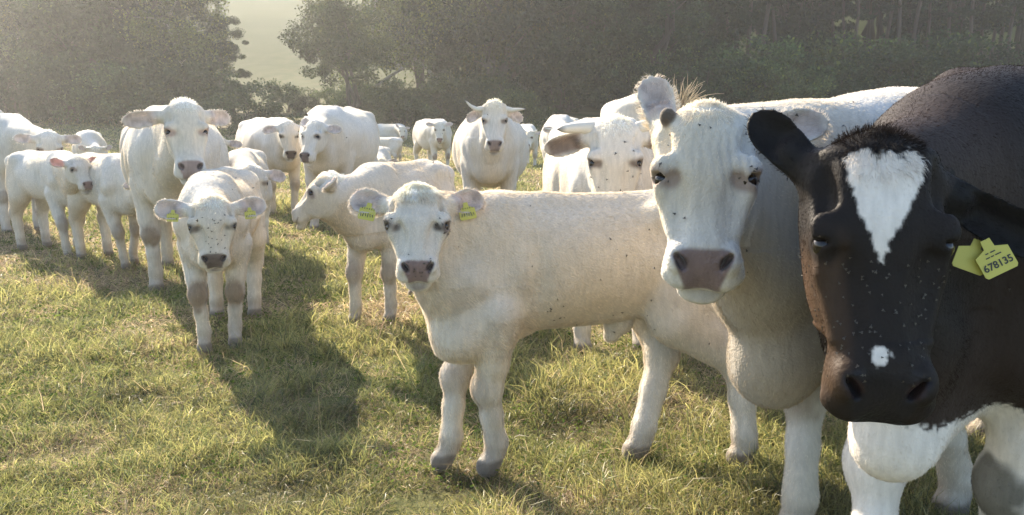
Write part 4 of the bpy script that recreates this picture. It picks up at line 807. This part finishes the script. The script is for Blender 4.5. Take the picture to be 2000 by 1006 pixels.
HERD['cowM'] = cow('cow', 'cream cow with one thick blunt horn and brown ears behind the bull calf', root_for(4, 1195, yq(4.85), 1.0), 4,
    (P(1203, 236, 4.25), -6, 12, 0), size=.98, hs=1.09, fat=1.0, res=(.02, .0085), hairs=60000, hw=.002, ears=((-8, 15, 30), (-14, 5, 30, 1.1)), rim=(.10, .07, .06), earcol=(.16, .11, .085),  # earcol: inner ears painted dark for the shade they lie in
    horns=[dict(pts=[(.03, -.02, .0), (.09, -.01, .02), (.12, 0, .05)], r=.03, tip=.022), dict(pts=[(.03, -.02, .0), (.10, -.01, .0), (.20, .03, -.015)], r=.034, tip=.018)])
tailU = [P(1262, 196, 6.1), P(1300, 215, 6.0), P(1335, 212, 5.9)]
HERD['cowU'] = cow('cow', 'cream cow seen from behind over the thick-horned cow, its tail tossed up', (1.12, 7.1), 168,
    ((.9, 8.4, 1.3), 160, 30, 0), size=1.12, hs=1.05, res=(.03, .03), hairs=12000, hw=.004, tail=tailU)
HERD['cowV'] = cow('cow', 'cream cow hidden behind the big upright-eared cow, only its hairy ear showing', (2.4, 4.9), -60,
    (P(1432, 250, 3.9), -30, 25, 0), size=.93, hs=.95, res=(.03, .012), hairs=20000, hw=.003, ears=((35, 5), (10, 5)))
# ------------------------------------------------------------------ grass round the hooves and everywhere
grass()

# ------------------------------------------------------------------ tossed tail switch of the cow seen from behind
def switch(h, tips, base, spread, name='tail_switch'):
    rg = np.random.default_rng(4); vs_, fs_ = [], []; off = 0; b = h['W2L'](base)
    for t in tips:
        e = h['W2L'](t)
        for k in range(13):
            s0 = b + rg.normal(0, spread * .5, 3); e1 = e + rg.normal(0, spread, 3); md = (s0 + e1) / 2 + rg.normal(0, spread * .7, 3) + V(0, 0, .02)
            pts = [s0 * (1 - u) ** 2 + md * 2 * u * (1 - u) + e1 * u * u for u in np.linspace(0, 1, 8)]; v, f = tube_mesh(pts, np.linspace(.005, .001, 8), 4); vs_.append(v); fs_.append(f + off); off += len(v)
    v = np.vstack(vs_); mesh_from(name, v, np.vstack(fs_), M['hair'], h['root'], col=np.tile(V(.55, .47, .34), (len(v), 1)))
switch(HERD['cowU'], [P(1262, 180, 5.9), P(1285, 168, 5.9), P(1308, 172, 5.9), P(1330, 176, 5.9), P(1360, 160, 5.9), P(1368, 180, 5.9), P(1345, 196, 5.9), P(1390, 200, 5.9)], P(1325, 224, 5.95), .035)

# ------------------------------------------------------------------ flies
M['fly'] = simple('fly_body', (.012, .011, .011), .4); M['wing'] = leaf_mat('fly_wing', .5, .05, .3)
def fly_proto(name, wingcol, bodyk=1.0):
    bm = bmesh.new()
    for c, r, l in ((0, .0016, .0026), (.0033, .0013, .0013), (-.003, .0013, .0026)):
        bmesh.ops.create_uvsphere(bm, u_segments=7, v_segments=5, radius=1, matrix=Matrix.Translation((c, 0, .0015)) @ Matrix.Diagonal((l, r, r, 1)))
    me = bpy.data.meshes.new('fly'); bm.to_mesh(me); bm.free(); me.materials.append(M['fly']); o = bpy.data.objects.new('fly', me); sc.collection.objects.link(o)
    wv = [(.001, .0006, .003), (-.0045, .0042, .0032), (-.0075, .0020, .0030), (-.005, .0004, .0031)]; wv = wv + [(x, -y, z) for x, y, z in wv]
    mesh_from('wings', wv, np.array([[0, 1, 2, 3], [7, 6, 5, 4]]), M['wing'], o, smooth=False, col=np.tile(V(*wingcol), (8, 1)))
    return o
PALE = fly_proto('fly', (.075, .06, .042)); DARKF = fly_proto('fly', (.10, .09, .08)); used = set()
def put_fly(proto, pos, n, label, group, size, rg):
    if proto.name not in used: used.add(proto.name); o = proto
    else:
        o = proto.copy(); sc.collection.objects.link(o)
        for ch in list(proto.children): c = ch.copy(); sc.collection.objects.link(c); c.parent = o
    x = np.cross(n, rg.normal(0, 1, 3)); x = nrm(x); y = np.cross(n, x); s = size
    o.matrix_world = Matrix(((x[0] * s, y[0] * s, n[0] * s, pos[0]), (x[1] * s, y[1] * s, n[1] * s, pos[1]), (x[2] * s, y[2] * s, n[2] * s, pos[2]), (0, 0, 0, 1)))
    for k in ('label', 'category', 'group'):
        if k in o: del o[k]
    tag(o, label, 'fly', group)
def flies(key, n, mask, label, group, size=1.0, proto=None, seed=0):
    """mask: weight per vertex, from head coordinates (t, s, n) or cow-local x, y, z"""
    h = HERD[key]; vs, nn = h['vs'], h['nn']; w = mask(*h['hdr'], vs) * 1.0; cam_ = h['W2L']((0, 0, CAMZ)); w = w * (((cam_ - vs) * nn).sum(1) > .02)
    if w.sum() <= 0: return
    rg = np.random.default_rng(seed + n); ids = rg.choice(len(vs), n, p=w / w.sum(), replace=False); pw = h['W'](vs[ids]); nw = h['W'](vs[ids] + nn[ids]) - pw
    for p_, n_ in zip(pw, nw): put_fly(proto or DARKF, p_ + nrm(n_) * .003, nrm(n_), label, group, size * rg.uniform(.75, 1.2), rg)
gs = lambda x, c, w_: np.exp(-((x - c) / w_) ** 2)
flies('black', 120, lambda t, s, n, inh, v: inh * (t > .42) * (t < .86) * (n > -.10) * (gs(s, -.065, .03) * 2.0 + gs(s, .02, .06) * .8 + gs(s, .08, .03) * gs(t, .48, .1) * 2), 'fly with pale sunlit wings on the face of the black and white cow', 'flies on the black face', .56, PALE)
flies('black', 22, lambda t, s, n, inh, v: inh * (t > .36) * (t < .50) * gs(s, -.10, .02), 'fly beside the left-hand eye of the black and white cow', 'flies round the black eye', .56, PALE, 3)
flies('calfA', 24, lambda t, s, n, inh, v: inh * (t > .74) * (t < .97) * (np.abs(s) < .05) * (n > -.03), 'small black fly on the muzzle of the side-on bull calf', 'flies on the bull calf muzzle', .75, None, 1)
flies('calfA', 14, lambda t, s, n, inh, v: inh * gs(t, .46, .07) * gs(s, .080, .02) * (n > -.06), 'small black fly under the right-hand eye of the bull calf', 'flies under the bull calf eye', .85, None, 2)
flies('calfA', 6, lambda t, s, n, inh, v: inh * gs(t, .40, .05) * gs(s, -.095, .015), 'small black fly by the left-hand eye of the bull calf', 'flies by the bull calf eye', .9, None, 2)
flies('calfA', 30, lambda t, s, n, inh, v: (~inh) * (v[:, 2] > .5) * (v[:, 1] > 0) * (gs(v[:, 2], .62, .08) + .25) * (v[:, 0] < .3), 'black fly on the flank of the side-on bull calf', 'flies on the bull calf flank', .85, None, 4)
flies('calfB', 24, lambda t, s, n, inh, v: inh * (t > .25) * (t < .80) * gs(s, 0, .035) * (n > 0), 'small black fly on the nose of the tagged walking calf', 'flies on the walking calf face', .9, None, 5)
flies('white', 10, lambda t, s, n, inh, v: inh * (t > .1) * (t < .80) * (n > -.02), 'black fly on the face of the big cream cow', 'flies on the cream cow face', .7, None, 6)
flies('white', 12, lambda t, s, n, inh, v: inh * gs(t, .38, .05) * gs(np.abs(s), .10, .02), 'black fly by the eyes of the big cream cow', 'flies by the cream cow eyes', .8, None, 7)
flies('white', 30, lambda t, s, n, inh, v: (~inh) * (v[:, 2] > .95), 'black fly on the shoulder of the big cream cow', 'flies on the cream cow shoulder', .9, None, 8)
flies('cowM', 12, lambda t, s, n, inh, v: inh * (t > .1) * (t < .7) * (n > -.02), 'black fly on the face of the thick-horned cow', 'flies on the thick-horned cow', 1.1, None, 9)
rg = np.random.default_rng(77)
for i in range(60):
    Y = rg.uniform(1.4, 5.0); px = rg.uniform(250, 1990) if i % 3 else rg.uniform(1250, 1990); py = rg.uniform(20, 640); p_ = P(px, py, Y)
    put_fly(PALE, p_, nrm(rg.normal(0, 1, 3)), 'tiny backlit fly hovering in the air round the herd', 'flies hovering round the herd', rg.uniform(.45, .8), rg)
